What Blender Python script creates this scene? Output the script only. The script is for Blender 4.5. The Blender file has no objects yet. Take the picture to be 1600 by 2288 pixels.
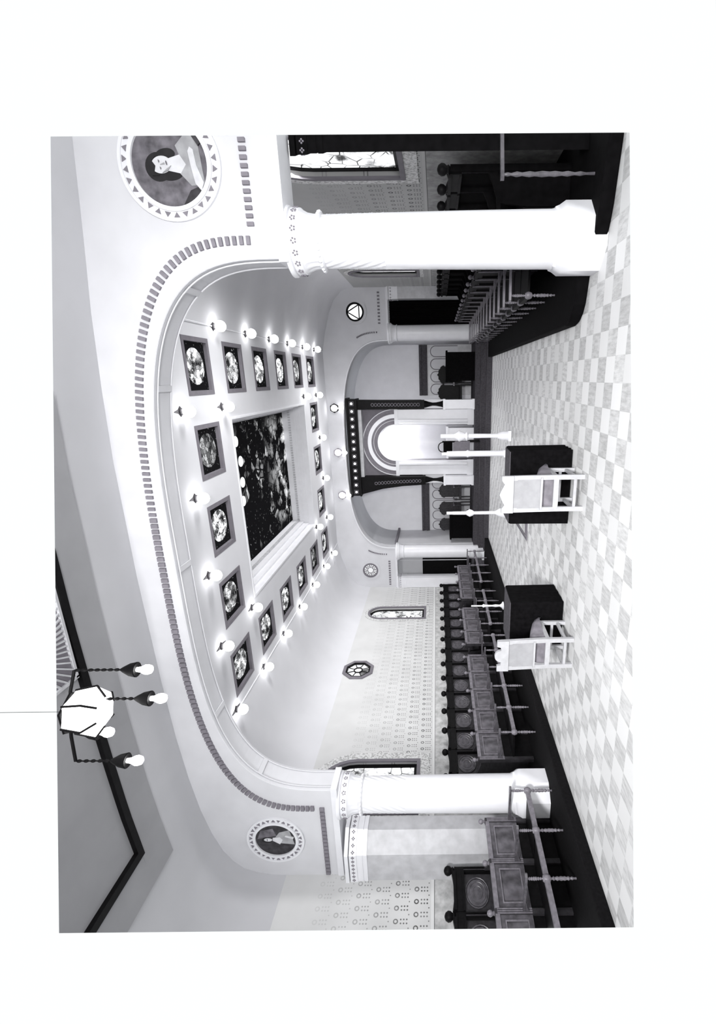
import bpy, bmesh, math, random
from mathutils import Vector, Matrix
R = math.radians; PI = math.pi
sc = bpy.context.scene
col = sc.collection
random.seed(7)

# ------------------------------------------------------------------ camera, sky, exposure
F_PX, CU, CV, TH, ROLL, EYE = 1068.5, 1112.88, 978.34, 0.3004, -0.0105, 1.75
cth, sth = math.cos(TH), math.sin(TH)
rvec = Vector((cth, sth, 0)); fwd = Vector((-sth, cth, 0)); down = Vector((0, 0, -1))
cam_d = bpy.data.cameras.new('camera'); cam = bpy.data.objects.new('camera', cam_d); col.objects.link(cam)
lx = math.sin(ROLL) * rvec + math.cos(ROLL) * down          # the print lies on its side: image right is down
ly = math.cos(ROLL) * rvec - math.sin(ROLL) * down
lz = -fwd
cam.matrix_world = Matrix(((lx.x, ly.x, lz.x, 0), (lx.y, ly.y, lz.y, 0), (lx.z, ly.z, lz.z, EYE), (0, 0, 0, 1)))
cam_d.sensor_fit = 'VERTICAL'; cam_d.sensor_height = 36; cam_d.lens = 36 * F_PX / 2288
cam_d.shift_x = (800 - CV) / 2288; cam_d.shift_y = ((2288 - CU) - 1144) / 2288
cam_d.clip_start = 0.05; cam_d.clip_end = 200
sc.camera = cam
world = bpy.data.worlds.new('bright_sky'); sc.world = world; world.use_nodes = True
bg = world.node_tree.nodes['Background']
bg.inputs[0].default_value = (0.965, 1.0, 1.0, 1); bg.inputs[1].default_value = 0.68
sc.view_settings.view_transform = 'Standard'; sc.view_settings.look = 'None'
sc.view_settings.exposure = 0.6; sc.view_settings.gamma = 1.0
sc.view_settings.use_curve_mapping = False
LAMP_E, NICHE_W, BULB_E = 6.5, 80.0, 8.0

def area(name, loc, aim, sx, sy, w, spread=180):
    d = bpy.data.lights.new(name, 'AREA'); d.shape = 'RECTANGLE'; d.size = sx; d.size_y = sy; d.energy = w; d.spread = R(spread)
    o = bpy.data.objects.new(name, d); col.objects.link(o); o.location = loc
    o.rotation_euler = (Vector(aim) - Vector(loc)).to_track_quat('-Z', 'Y').to_euler()
    return o
# unseen lights added behind the camera
area('added_rear_light', (1.3, -2.5, 1.7), (-0.9, 7, 3.0), 1.6, 1.6, 118, 85)  # added key light from the right
area('added_rear_light', (0.2, -4.0, 4.9), (-3.4, 6.5, 0.0), 1.6, 1.6, 200, 75)  # added high light to brighten the floor
area('added_ceiling_uplight', (1.7, -0.8, 1.3), (0.8, 5, 5.5), .4, .4, 9, 80)  # added to brighten the right of the hall ceiling
# daylight entering by the two right-hand windows
area('window_daylight', (2.55, 7.3, 3.2), (-7, 9.6, 4.3), 1.0, 1.7, 80, 95)
area('window_daylight', (2.55, 14.25, 3.2), (-7, 13.0, 4.0), .7, 1.7, 75, 95)

# ------------------------------------------------------------------ node helpers and materials
class N:
    """small arithmetic layer over Math nodes"""
    def __init__(s, nt, sock): s.nt, s.s = nt, sock
    def op(s, o, b=None, c=None):
        n = s.nt.nodes.new('ShaderNodeMath'); n.operation = o
        for i, v in enumerate((s, b, c)):
            if v is None: continue
            if isinstance(v, N): s.nt.links.new(v.s, n.inputs[i])
            else: n.inputs[i].default_value = v
        return N(s.nt, n.outputs[0])
    def __add__(s, b): return s.op('ADD', b)
    def __sub__(s, b): return s.op('SUBTRACT', b)
    def __mul__(s, b): return s.op('MULTIPLY', b)
    def __truediv__(s, b): return s.op('DIVIDE', b)
    def lt(s, b): return s.op('LESS_THAN', b)
    def gt(s, b): return s.op('GREATER_THAN', b)
    def floor(s): return s.op('FLOOR')
    def fract(s): return s.op('FRACT')
    def abs(s): return s.op('ABSOLUTE')
    def mod(s, b): return s.op('FLOORED_MODULO', b)
    def mx(s, b): return s.op('MAXIMUM', b)
    def mn(s, b): return s.op('MINIMUM', b)
    def pw(s, b): return s.op('POWER', b)
def ramp(v, a, b, clampv=True):
    n = v.nt.nodes.new('ShaderNodeMapRange'); n.clamp = clampv
    v.nt.links.new(v.s, n.inputs[0])
    for i, x in enumerate((a[0], a[1], b[0], b[1])): n.inputs[1 + i].default_value = x
    return N(v.nt, n.outputs[0])
def tint(v, dark=(0.90, 0.84, 1.06)):
    """grey value to the faint violet of the old print in the darks"""
    n = v.nt.nodes.new('ShaderNodeCombineColor')
    for i in range(3): v.nt.links.new((v * 1.0).s if i else v.s, n.inputs[i])
    return n.outputs[0]
def coords(nt, kind='Object'):
    t = nt.nodes.new('ShaderNodeTexCoord'); s = nt.nodes.new('ShaderNodeSeparateXYZ')
    nt.links.new(t.outputs[kind], s.inputs[0])
    return t.outputs[kind], N(nt, s.outputs[0]), N(nt, s.outputs[1]), N(nt, s.outputs[2])
def noise(nt, vec, scale, detail=3, rough=.5, stretch=None):
    if stretch:
        m = nt.nodes.new('ShaderNodeMapping'); m.inputs['Scale'].default_value = stretch
        nt.links.new(vec, m.inputs[0]); vec = m.outputs[0]
    n = nt.nodes.new('ShaderNodeTexNoise'); n.inputs['Scale'].default_value = scale
    n.inputs['Detail'].default_value = detail; n.inputs['Roughness'].default_value = rough
    nt.links.new(vec, n.inputs['Vector']); return N(nt, n.outputs['Fac'])
def voronoi(nt, vec, scale, feature='F1', out='Distance'):
    n = nt.nodes.new('ShaderNodeTexVoronoi'); n.feature = feature; n.inputs['Scale'].default_value = scale
    nt.links.new(vec, n.inputs['Vector']); return n.outputs[out]
def base(name, rough=.6, spec=.3, emis=0.0):
    m = bpy.data.materials.new(name); m.use_nodes = True
    b = m.node_tree.nodes['Principled BSDF']
    b.inputs['Roughness'].default_value = rough; b.inputs['Specular IOR Level'].default_value = spec
    return m, m.node_tree, b
def flat(name, g, rough=.6, spec=.3, var=.06, sc_=9.0, tintv=None, bump=0.0):
    """grey surface with slight mottling"""
    m, nt, b = base(name, rough, spec)
    vec, x, y, z = coords(nt)
    n = noise(nt, vec, sc_)
    f = ramp(n, (.3, .7), (1 - var, 1 + var))
    t = tintv or ((.98, .98, 1.02) if g > .2 else (1.02, .96, 1.08))
    mixn = nt.nodes.new('ShaderNodeCombineColor')
    for i in range(3): nt.links.new((f * (g * t[i])).s, mixn.inputs[i])
    nt.links.new(mixn.outputs[0], b.inputs['Base Color'])
    if bump:
        bn = nt.nodes.new('ShaderNodeBump'); bn.inputs['Strength'].default_value = bump
        nt.links.new(n.s, bn.inputs['Height']); nt.links.new(bn.outputs[0], b.inputs['Normal'])
    return m
def emit(name, c, e):
    m, nt, b = base(name, .3, .4)
    b.inputs['Base Color'].default_value = (.9, .9, .9, 1)
    b.inputs['Emission Color'].default_value = (*c, 1); b.inputs['Emission Strength'].default_value = e
    return m
MAT = {}
MAT['plaster'] = flat('plaster', .62, .8, .15, .04, 2.5)
MAT['chancel_plaster'] = flat('chancel_plaster', .78, .8, .15, .04, 2.5)
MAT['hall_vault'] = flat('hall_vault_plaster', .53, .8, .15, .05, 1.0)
MAT['vault'] = flat('vault_plaster', .66, .8, .15, .04, 1.2)
MAT['marble'] = flat('white_marble', .78, .35, .4, .03, 4)
MAT['marble_grey'] = flat('grey_marble', .50, .4, .4, .12, 7)
MAT['moulding'] = flat('white_moulding', .74, .6, .2, .03, 6)
MAT['fret'] = flat('grey_fret_paint', .20, .7, .2, .1, 10)
MAT['band_paint'] = flat('grey_band_paint', .33, .8, .15, .05, 2)
MAT['shade'] = flat('grey_trim_paint', .17, .7, .2, .08, 8)
MAT['dark'] = flat('dark_oak', .0045, .5, .10, .3, 14)
MAT['dark_matte'] = flat('dark_matte_tone', .0035, .8, .04, .3, 14)  # also holds the shade put into the right rear stalls
MAT['oak'] = flat('varnished_oak', .028, .35, .35, .35, 18)
MAT['oak_light'] = flat('pale_oak', .17, .4, .4, .25, 18)  # paler oak for rails, beads, spindles and finials
MAT['oak_grey'] = flat('oak_panel_field', .10, .3, .5, .6, 6)
MAT['panel'] = flat('oak_panel', .085, .25, .5, .35, 12)
MAT['carpet'] = flat('dark_carpet', .006, .9, .1, .35, 30)
MAT['black_cloth'] = flat('black_cloth', .0035, .95, .05, .4, 20)
MAT['pale_wood'] = flat('pale_limed_wood', .40, .5, .3, .08, 14)
MAT['pale_panel'] = flat('pale_wood_panel', .29, .6, .25, .10, 10)
MAT['cushion'] = flat('grey_leather_cushion', .16, .6, .3, .25, 10)
MAT['white_paint'] = flat('white_enamel', .88, .3, .4, .02, 5)
MAT['iron'] = flat('black_iron', .003, .6, .08, .2, 20)
MAT['step'] = flat('stair_carpet', .07, .9, .1, .25, 25)
MAT['dado'] = flat('mottled_dado', .48, .7, .2, .22, 9)
MAT['globe'] = emit('opal_globe', (1, 1, 1), LAMP_E)
MAT['bulb'] = emit('frosted_bulb', (1, 1, 1), BULB_E)
MAT['smallbulb'] = emit('small_bulb', (1, 1, 1), 9.0)
MAT['lantern_glass'] = emit('opal_lantern_glass', (1, 1, 1), 3.0)
MAT['dark_ground'] = flat('painted_dark_ground', .035, .6, .3, .5, 12)
MAT['grey_ground'] = flat('painted_grey_ground', .12, .6, .3, .5, 9)
MAT['hair'] = flat('painted_dark_hair', .012, .6, .3, .3, 14)
MAT['skin'] = flat('painted_pale_skin', .62, .6, .3, .1, 9)
MAT['robe'] = flat('painted_grey_robe', .34, .6, .3, .2, 7)

def floor_mat():
    m, nt, b = base('checkered_tile', .55, .25)
    vec, x, y, z = coords(nt)
    s = .2544
    gx, gy = (x - .6969) / s, (y - 5.4464) / s
    par = (gx.floor() + gy.floor()).mod(2.0)                        # 0 = grey tile
    fx, fy = gx.fract(), gy.fract()
    cell = nt.nodes.new('ShaderNodeCombineXYZ')
    nt.links.new(gx.floor().s, cell.inputs[0]); nt.links.new(gy.floor().s, cell.inputs[1])
    wn = nt.nodes.new('ShaderNodeTexWhiteNoise'); nt.links.new(cell.outputs[0], wn.inputs[0])
    rnd = N(nt, wn.outputs['Value'])
    st = noise(nt, vec, 9.0, 5, .65, (3.2, .7, 1))
    streak = ramp(st, (.38, .68), (1.06, .72))
    g = (par * -1.0 + 1.0)
    light = ramp(rnd, (0, 1), (.70, .80))
    darkv = ramp(rnd, (0, 1), (.54, .70)) * streak
    v = light * par + darkv * g
    joint = (fx.lt(.012)).mx(fy.lt(.012))
    v = v * (joint * -.15 + 1.0)
    nt.links.new(tint(v), b.inputs['Base Color']); return m
MAT['floor'] = floor_mat()

def stencil_mat(name, gl, dk):
    """plaster with rows of stencilled motifs: a ring over three pairs of dots, rows staggered by half a step"""
    m, nt, b = base(name, .8, .15)
    vec, x, y, z = coords(nt)
    py, pz = .18, .29
    row = ((z - 1.93) / pz)
    ri = row.floor(); rv = row.fract() * pz                       # height inside the row, metres
    off = ri.mod(2.0) * .5
    yy = ((y / py) + off).fract() * py - py / 2
    ring = ((yy * yy + (rv - .195) * (rv - .195)).pw(.5) - .028).abs().lt(.0085)
    dots = None
    for zc in (.035, .078, .121):
        for yc in (-.026, .026):
            d = ((yy - yc) * (yy - yc) + (rv - zc) * (rv - zc)).lt(.012 ** 2)
            dots = d if dots is None else dots.mx(d)
    small = ((yy.abs() - .09).abs().lt(.008) * (rv - .01).abs().lt(.008))
    wear = noise(nt, vec, 5.0)
    strength = ramp(z, (2.1, 3.75), (1.0, .05)) * ramp(wear, (.3, .7), (.7, 1.1))
    mask = ring.mx(dots).mx(small) * strength * z.gt(1.93) * z.lt(3.65)
    tone = ramp(noise(nt, vec, 1.6), (.3, .7), (gl * .95, gl * 1.05))
    border = (z - 1.885).abs().lt(.022)
    v = tone * (mask * -(1 - dk) + 1.0)
    v = v * (border * -1.0 + 1.0) + border * (gl * 1.15)
    line = (z - 1.858).abs().lt(.005)
    v = v * (line * -.75 + 1.0)
    below = z.lt(1.853)
    mott = ramp(noise(nt, vec, 7.0, 5, .6), (.3, .7), (gl * .55, gl * 1.05))
    v = v * (below * -1.0 + 1.0) + mott * below
    nt.links.new(tint(v), b.inputs['Base Color']); return m
MAT['wall_l'] = stencil_mat('stencilled_plaster', .60, .15)
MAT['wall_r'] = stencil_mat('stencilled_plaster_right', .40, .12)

def glass_mat(name, kind):
    """leaded stained glass lit from behind"""
    m, nt, b = base(name, .06, .03)
    vec, x, y, z = coords(nt)
    oi = nt.nodes.new('ShaderNodeObjectInfo'); rnd = N(nt, oi.outputs['Random'])
    ad = nt.nodes.new('ShaderNodeVectorMath'); ad.operation = 'ADD'
    cx = nt.nodes.new('ShaderNodeCombineXYZ'); nt.links.new((rnd * 50.0).s, cx.inputs[0]); nt.links.new((rnd * 23.0).s, cx.inputs[1])
    nt.links.new(vec, ad.inputs[0]); nt.links.new(cx.outputs[0], ad.inputs[1]); v2 = ad.outputs[0]
    if kind == 'skylight':
        ins = ((x * x) / (.27 ** 2) + (y * y) / (.285 ** 2)).lt(1.0)
        edge = N(nt, voronoi(nt, v2, 13, 'DISTANCE_TO_EDGE'))
        c = nt.nodes.new('ShaderNodeSeparateColor'); nt.links.new(voronoi(nt, v2, 13, 'F1', 'Color'), c.inputs[0])
        cell = N(nt, c.outputs[0])
        br = ramp(noise(nt, v2, 5.5, 4, .65), (.39, .58), (.02, 1)) * ramp(cell, (.05, .7), (.15, 1.0))
        br = br * ramp(edge, (.02, .06), (.1, 1))
        dim = ramp((rnd * 7.31).fract(), (.1, .5), (.35, 1.0))
        br = br * ins * dim
        spk = ramp(noise(nt, v2, 22, 2), (.66, .74), (0, .25)) * (ins * -1.0 + 1.0)
        e = br * 1.5 + spk + .004
    elif kind == 'great':
        edge = N(nt, voronoi(nt, vec, 4.2, 'DISTANCE_TO_EDGE'))
        c = nt.nodes.new('ShaderNodeSeparateColor'); nt.links.new(voronoi(nt, vec, 4.2, 'F1', 'Color'), c.inputs[0])
        cell = N(nt, c.outputs[0])
        br = ramp(cell, (.70, .98), (0, .55)) * ramp(edge, (.05, .10), (0, 1)) * ramp(noise(nt, vec, 6, 4), (.45, .65), (0, 1))
        far = ramp(y, (.7, 2.3), (0, 1)) * ramp(noise(nt, vec, 2.6, 4), (.48, .62), (0, .7))
        spk = ramp(noise(nt, vec, 14, 2), (.68, .76), (0, .5))
        edgefade = ramp(x.abs(), (1.1, 1.5), (1, 0.05))
        e = (br + far * ramp(edge, (.02, .05), (.2, 1))) * edgefade + spk * .6 + .003
    else:                                                           # wall windows: white glass, thin leads, a few toned figures
        edge = N(nt, voronoi(nt, v2, 5.5, 'DISTANCE_TO_EDGE'))
        tone = ramp(noise(nt, v2, 3.2, 4, .6), (.52, .64), (1.0, .10))
        lead = ramp(edge, (.02, .045), (.02, 1))
        keep = ramp(noise(nt, v2, 2.4, 2), (.45, .55), (0, 1))
        e = (tone * (keep * (lead - 1.0) + 1.0)) * .72
    if kind != 'window': b.inputs['Specular IOR Level'].default_value = 0.0; b.inputs['Roughness'].default_value = .5
    b.inputs['Base Color'].default_value = (.005, .005, .006, 1)
    nt.links.new(e.s, b.inputs['Emission Strength']); b.inputs['Emission Color'].default_value = (.97, .98, 1, 1)
    return m
MAT['skyglass'] = glass_mat('stained_skylight_glass', 'skylight')
MAT['greatglass'] = glass_mat('stained_ceiling_glass', 'great')
MAT['winglass'] = glass_mat('leaded_window_glass', 'window')

def border_mat():
    m, nt, b = base('painted_window_border', .8, .15)
    vec, x, y, z = coords(nt)
    zig = ((((y + z) / .07).fract() - .5).abs() * .06 + ((((y - z) / .09).fract() - .5).abs()) * .05)
    v = ramp(noise(nt, vec, 26, 3, .6), (.45, .6), (.70, .40)) - zig
    nt.links.new(tint(v), b.inputs['Base Color']); return m
MAT['border'] = border_mat()

# ------------------------------------------------------------------ mesh helpers
class M:
    def __init__(s): s.b = bmesh.new(); s.cur = 0
    def face(s, pts):
        vs = [s.b.verts.new(p) for p in pts]
        f = s.b.faces.new(vs); f.material_index = s.cur; return f
    def box(s, x0, x1, y0, y1, z0, z1, mat=None):
        P = [Vector(p) for p in ((x0, y0, z0), (x1, y0, z0), (x1, y1, z0), (x0, y1, z0), (x0, y0, z1), (x1, y0, z1), (x1, y1, z1), (x0, y1, z1))]
        if mat is not None: P = [mat @ p for p in P]
        v = [s.b.verts.new(p) for p in P]
        for q in ((0, 3, 2, 1), (4, 5, 6, 7), (0, 1, 5, 4), (1, 2, 6, 5), (2, 3, 7, 6), (3, 0, 4, 7)):
            s.b.faces.new([v[i] for i in q]).material_index = s.cur
        return s
    def lathe(s, prof, c=(0, 0, 0), n=20, axis='Z', rad=None):
        rows = []
        for r, z in prof:
            row = []
            for i in range(n):
                a = 2 * PI * i / n
                rr = r if rad is None else rad(r, a, z)
                p = (rr * math.cos(a), rr * math.sin(a), z)
                if axis == 'X': p = (z, p[0], p[1])
                elif axis == 'Y': p = (p[0], z, p[1])
                row.append(s.b.verts.new((p[0] + c[0], p[1] + c[1], p[2] + c[2])))
            rows.append(row)
        for a, b_ in zip(rows, rows[1:]):
            for i in range(n):
                s.b.faces.new((a[i], a[(i + 1) % n], b_[(i + 1) % n], b_[i])).material_index = s.cur
        s.b.faces.new(rows[0][::-1]).material_index = s.cur
        s.b.faces.new(rows[-1]).material_index = s.cur
        return s
    def ball(s, c, r, sz=(1, 1, 1), n=14):
        k = max(6, n // 2)
        prof = [(max(.001, r * math.sin(PI * i / k)), -r * math.cos(PI * i / k)) for i in range(k + 1)]
        b2 = len(s.b.verts)
        s.b.verts.ensure_lookup_table()
        s.lathe(prof, (0, 0, 0), n)
        s.b.verts.ensure_lookup_table()
        for v in s.b.verts[b2:]: v.co = Vector((v.co.x * sz[0] + c[0], v.co.y * sz[1] + c[1], v.co.z * sz[2] + c[2]))
        return s
    def tube(s, pts, r, n=8):
        pts = [Vector(p) for p in pts]; rows = []
        for i, p in enumerate(pts):
            t = (pts[min(i + 1, len(pts) - 1)] - pts[max(i - 1, 0)]).normalized()
            u = t.orthogonal().normalized() if i == 0 else (u - t * u.dot(t)).normalized()
            w = t.cross(u); rr = r[i] if isinstance(r, (list, tuple)) else r
            rows.append([s.b.verts.new(p + (u * math.cos(2 * PI * k / n) + w * math.sin(2 * PI * k / n)) * rr) for k in range(n)])
        for a, b_ in zip(rows, rows[1:]):
            for k in range(n): s.b.faces.new((a[k], a[(k + 1) % n], b_[(k + 1) % n], b_[k])).material_index = s.cur
        s.b.faces.new(rows[0][::-1]).material_index = s.cur; s.b.faces.new(rows[-1]).material_index = s.cur
        return s
    def prism(s, poly, plane, a, b_):
        """extrude a 2-D outline: plane XY along Z, XZ along Y, YZ along X"""
        f = {'XY': lambda p, t: (p[0], p[1], t), 'XZ': lambda p, t: (p[0], t, p[1]), 'YZ': lambda p, t: (t, p[0], p[1])}[plane]
        A = [s.b.verts.new(f(p, a)) for p in poly]; B = [s.b.verts.new(f(p, b_)) for p in poly]; n = len(poly)
        s.b.faces.new(A[::-1]).material_index = s.cur; s.b.faces.new(B).material_index = s.cur
        for i in range(n): s.b.faces.new((A[i], A[(i + 1) % n], B[(i + 1) % n], B[i])).material_index = s.cur
        return s
    def holed(s, outer, holes, plane, a, b_):
        """a slab with openings"""
        f = {'XY': lambda p, t: (p[0], p[1], t), 'XZ': lambda p, t: (p[0], t, p[1]), 'YZ': lambda p, t: (t, p[0], p[1])}[plane]
        for t in (a, b_):
            es = []
            for loop in [outer] + holes:
                vs = [s.b.verts.new(f(p, t)) for p in loop]
                es += [s.b.edges.new((vs[i], vs[(i + 1) % len(vs)])) for i in range(len(vs))]
            bmesh.ops.triangle_fill(s.b, use_beauty=True, use_dissolve=False, edges=es)
        for loop in [outer] + holes:
            n = len(loop)
            for i in range(n):
                p, q = loop[i], loop[(i + 1) % n]
                s.face((f(p, a), f(q, a), f(q, b_), f(p, b_)))
        bmesh.ops.remove_doubles(s.b, verts=s.b.verts[:], dist=1e-5)
        return s
    def bevel(s, w, seg=1):
        es = [e for e in s.b.edges if len(e.link_faces) == 2 and e.calc_face_angle(0) > .6]
        bmesh.ops.bevel(s.b, geom=es, offset=w, segments=seg, affect='EDGES', clamp_overlap=True); return s
    def clip_at(s, off):
        bmesh.ops.translate(s.b, vec=Vector(off), verts=s.b.verts[:]); s.clip(); bmesh.ops.translate(s.b, vec=-Vector(off), verts=s.b.verts[:]); return s
    def clip(s):
        """the place is modelled only as far as the photograph looks: cut at its sides"""
        for n in CUTS:
            g = s.b.verts[:] + s.b.edges[:] + s.b.faces[:]
            bmesh.ops.bisect_plane(s.b, geom=g, plane_co=(0, 0, EYE), plane_no=n, clear_outer=True)
        return s
    def done(s, name, mats, parent=None, smooth=40, loc=None):
        bmesh.ops.recalc_face_normals(s.b, faces=s.b.faces[:])
        me = bpy.data.meshes.new(name); s.b.to_mesh(me); s.b.free()
        for m in (mats if isinstance(mats, (list, tuple)) else [mats]): me.materials.append(MAT[m])
        if smooth:
            me.shade_smooth(); me.set_sharp_from_angle(angle=R(smooth))
        o = bpy.data.objects.new(name, me); col.objects.link(o)
        if parent: o.parent = parent
        if loc: o.location = loc
        return o
def ray(px, py):
    U = 2288 - py - CU; V = px - CV
    u = U * math.cos(ROLL) + V * math.sin(ROLL); v = -U * math.sin(ROLL) + V * math.cos(ROLL)
    return rvec * (u / F_PX) + fwd + down * (v / F_PX)
_tl, _tr, _bl, _br = ray(113, 305), ray(1407, 296), ray(132, 2085), ray(1416, 2072)
_mid = ray(760, 1190)
CUTS = []
for a_, b_ in ((_tl, _tr), (_bl, _br), (_tl, _bl), (_tr, _br)):
    n_ = a_.cross(b_).normalized()
    CUTS.append(-n_ if n_.dot(_mid) > 0 else n_)

def tag(o, label, cat, group=None):
    o['label'] = label; o['category'] = cat
    if group: o['group'] = group
    return o
def struct(o): o['kind'] = 'structure'; return o
def thing(name, label, cat, loc=(0, 0, 0), rz=0, group=None):
    o = bpy.data.objects.new(name, None); col.objects.link(o); o.empty_display_size = .1
    o.location = loc; o.rotation_euler = (0, 0, rz)
    return tag(o, label, cat, group)
KIDS = {}
def kids(o): return [c for c in col.objects if c.parent == o]
def copy_tree(o, loc, rz=None, label=None, cache={}):
    def rec(src, parent):
        c = src.copy(); col.objects.link(c)
        if parent: c.parent = parent
        for ch in cache.setdefault(src.name, kids(src)): rec(ch, c)
        return c
    c = rec(o, None); c.location = loc
    if rz is not None: c.rotation_euler = (0, 0, rz)
    if label: c['label'] = label
    return c
def superell(cx, hw, z0, rise, n, k=48, a0=0, a1=PI):
    out = []
    for i in range(k + 1):
        a = a0 + (a1 - a0) * i / k
        ca, sa = math.cos(a), math.sin(a)
        out.append((cx + hw * math.copysign(abs(ca) ** (2 / n), ca), z0 + rise * abs(sa) ** (2 / n)))
    return out
ORD = ['first', 'second', 'third', 'fourth', 'fifth', 'sixth', 'seventh', 'eighth', 'ninth', 'tenth', 'eleventh', 'twelfth', 'thirteenth', 'fourteenth', 'fifteenth', 'sixteenth', 'seventeenth', 'eighteenth']

XL, XR, C0 = -7.42, 2.70, -2.36
YF, YB, YC = 5.55, 5.93, 5.80            # near arch wall: front, back, column axis
YA = 16.34                               # chancel arch wall
# ------------------------------------------------------------------ floor, platforms, steps
m = M(); m.prism([(2.7, 4.2), (2.7, 15.75), (-7.5, 15.75), (-7.5, 2.6), (-4.5, 2.6), (2.4, 4.6)], 'XY', -.12, 0).clip()
struct(m.done('floor', 'floor', smooth=0))
m = M(); m.prism([(-5.3, 2.8), (-5.3, 15.66), (-7.42, 15.66), (-7.42, 2.8)], 'XY', .001, .14).clip().bevel(.012)
struct(m.done('platform_left', 'carpet', smooth=0))
pr = [(.6, 15.66), (.6, 6.42), (.63, 6.27), (.7, 6.15), (.8, 6.07), (.95, 6.02), (1.1, 5.98), (1.12, 5.62), (1.45, 5.42), (1.6, 5.36), (2.1, 5.25), (2.7, 5.2), (2.7, 15.66)]
m = M(); m.prism(pr, 'XY', .001, .14).clip().bevel(.012)
struct(m.done('platform_right', 'dark_matte', smooth=0))
st = thing('chancel_steps', 'three broad dark carpeted steps up to the chancel across the far end', 'steps', (0, 0, 0))
for i in range(3):
    y0 = 15.69 + .34 * i
    m = M(); m.box(-5.80, 1.10, y0, 16.9, .157 * i + .001, .157 * (i + 1)); m.box(-5.80, 1.10, y0 - .02, y0 + .03, .157 * (i + 1) - .03, .157 * (i + 1) + .002)
    m.done('step', 'step', st, smooth=0)
m = M(); m.box(XL, XR, 16.9, 18.4, .0, .47); struct(m.done('floor_chancel', 'step', smooth=0))

# ------------------------------------------------------------------ side walls with window openings
def arch_loop(yc, hw, z0, zs, rise, k=12):
    return [(yc - hw, z0), (yc + hw, z0)] + [(yc + hw * math.cos(PI * i / k), zs + rise * math.sin(PI * i / k)) for i in range(k + 1)]
def octo(yc, zc, r): return [(yc + r * math.cos(R(22.5 + 45 * i)), zc + r * math.sin(R(22.5 + 45 * i))) for i in range(8)]
WIN = [(7.24, .60, 2.2, 3.42, .66), (14.25, .38, 2.22, 3.62, .42)]
for side, X, sgn, mat in (('left', XL, -1, 'wall_l'), ('right', XR, 1, 'wall_r')):
    y0 = 3.0 if side == 'left' else 4.6
    holes = [arch_loop(*w) for w in WIN]
    if side == 'left': holes.append(octo(11.04, 3.91, .36))
    m = M(); m.holed([(y0, 0), (18.4, 0), (18.4, 4.32), (y0, 4.32)], holes, 'YZ', X, X + sgn * .3).clip()
    struct(m.done('wall_' + side, mat, smooth=0))
    for i, w in enumerate(WIN):
        n = i + 1 + (2 if side == 'right' else 0)
        wn = bpy.data.objects.new('window_%d' % n, None); col.objects.link(wn); wn.location = (X, w[0], w[2]); wn['kind'] = 'structure'
        def ring(o_hw, i_hw, d, x0, x1, matn, nm):
            mm = M(); o = arch_loop(0, o_hw, -d[0], w[3] - w[2], w[4] + (o_hw - w[1]))
            inn = arch_loop(0, i_hw, -d[1], w[3] - w[2], w[4] + (i_hw - w[1]))
            mm.holed(o, [inn], 'YZ', x0, x1); mm.clip_at((X, w[0], w[2])); return mm.done(nm, matn, wn, smooth=0)
        g = -sgn
        wd = .23 if i == 0 else .16
        ring(w[1] + wd, w[1] + .02, (wd, .02), g * .004, g * .012, 'border', 'painted_border')
        ring(w[1] + .05, w[1] - .02, (.05, -.02), g * .001, g * .035, 'shade', 'casing')
        ring(w[1] - .001, w[1] - .075, (-.001, -.075), sgn * .06, sgn * .12, 'dark', 'window_frame')
        mm = M(); mm.prism(arch_loop(0, w[1] - .07, .07, w[3] - w[2], w[4] - .07), 'YZ', sgn * .08, sgn * .1); mm.clip_at((X, w[0], w[2]))
        mm.done('pane', 'winglass', wn, smooth=0)
wn = bpy.data.objects.new('window_5', None); col.objects.link(wn); wn.location = (XL, 11.04, 3.91); wn['kind'] = 'structure'
m = M(); m.holed(octo(0, 0, .43), [octo(0, 0, .345)], 'YZ', .002, .03); m.done('casing', 'shade', wn, smooth=0)
m = M(); m.holed(octo(0, 0, .355), [octo(0, 0, .30)], 'YZ', -.05, .02)
for i in range(8):
    a = R(22.5 + 45 * i); m.tube([(0, .11 * math.cos(a), .11 * math.sin(a)), (0, .31 * math.cos(a), .31 * math.sin(a))], .012, 6)
m.holed(octo(0, 0, .125), [octo(0, 0, .095)], 'YZ', -.012, .012); m.done('window_frame', 'dark', wn, smooth=0)
def plain_glass(name, e):
    mt, nt, b = base(name, .1, .5); b.inputs['Base Color'].default_value = (.05, .05, .05, 1)
    b.inputs['Emission Color'].default_value = (.97, .98, 1, 1); b.inputs['Emission Strength'].default_value = e; return mt
MAT['clear_white'] = plain_glass('clear_white_glass', 1.0); MAT['clear_grey'] = plain_glass('grey_tinted_glass', .55); MAT['clear_dark'] = plain_glass('dark_tinted_glass', .06)
for i in range(8):
    a, b2 = R(22.5 + 45 * i), R(67.5 + 45 * i)
    m = M(); m.prism([(.1 * math.cos(a), .1 * math.sin(a)), (.33 * math.cos(a), .33 * math.sin(a)), (.33 * math.cos(b2), .33 * math.sin(b2)), (.1 * math.cos(b2), .1 * math.sin(b2))], 'YZ', -.03, -.02)
    m.done('pane', ['clear_white', 'clear_grey', 'clear_grey', 'clear_white', 'clear_dark', 'clear_dark', 'clear_white', 'clear_grey'][i], wn, smooth=0)
m = M(); m.prism(octo(0, 0, .1), 'YZ', -.03, -.02); m.done('pane', 'clear_white', wn, smooth=0)

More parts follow.
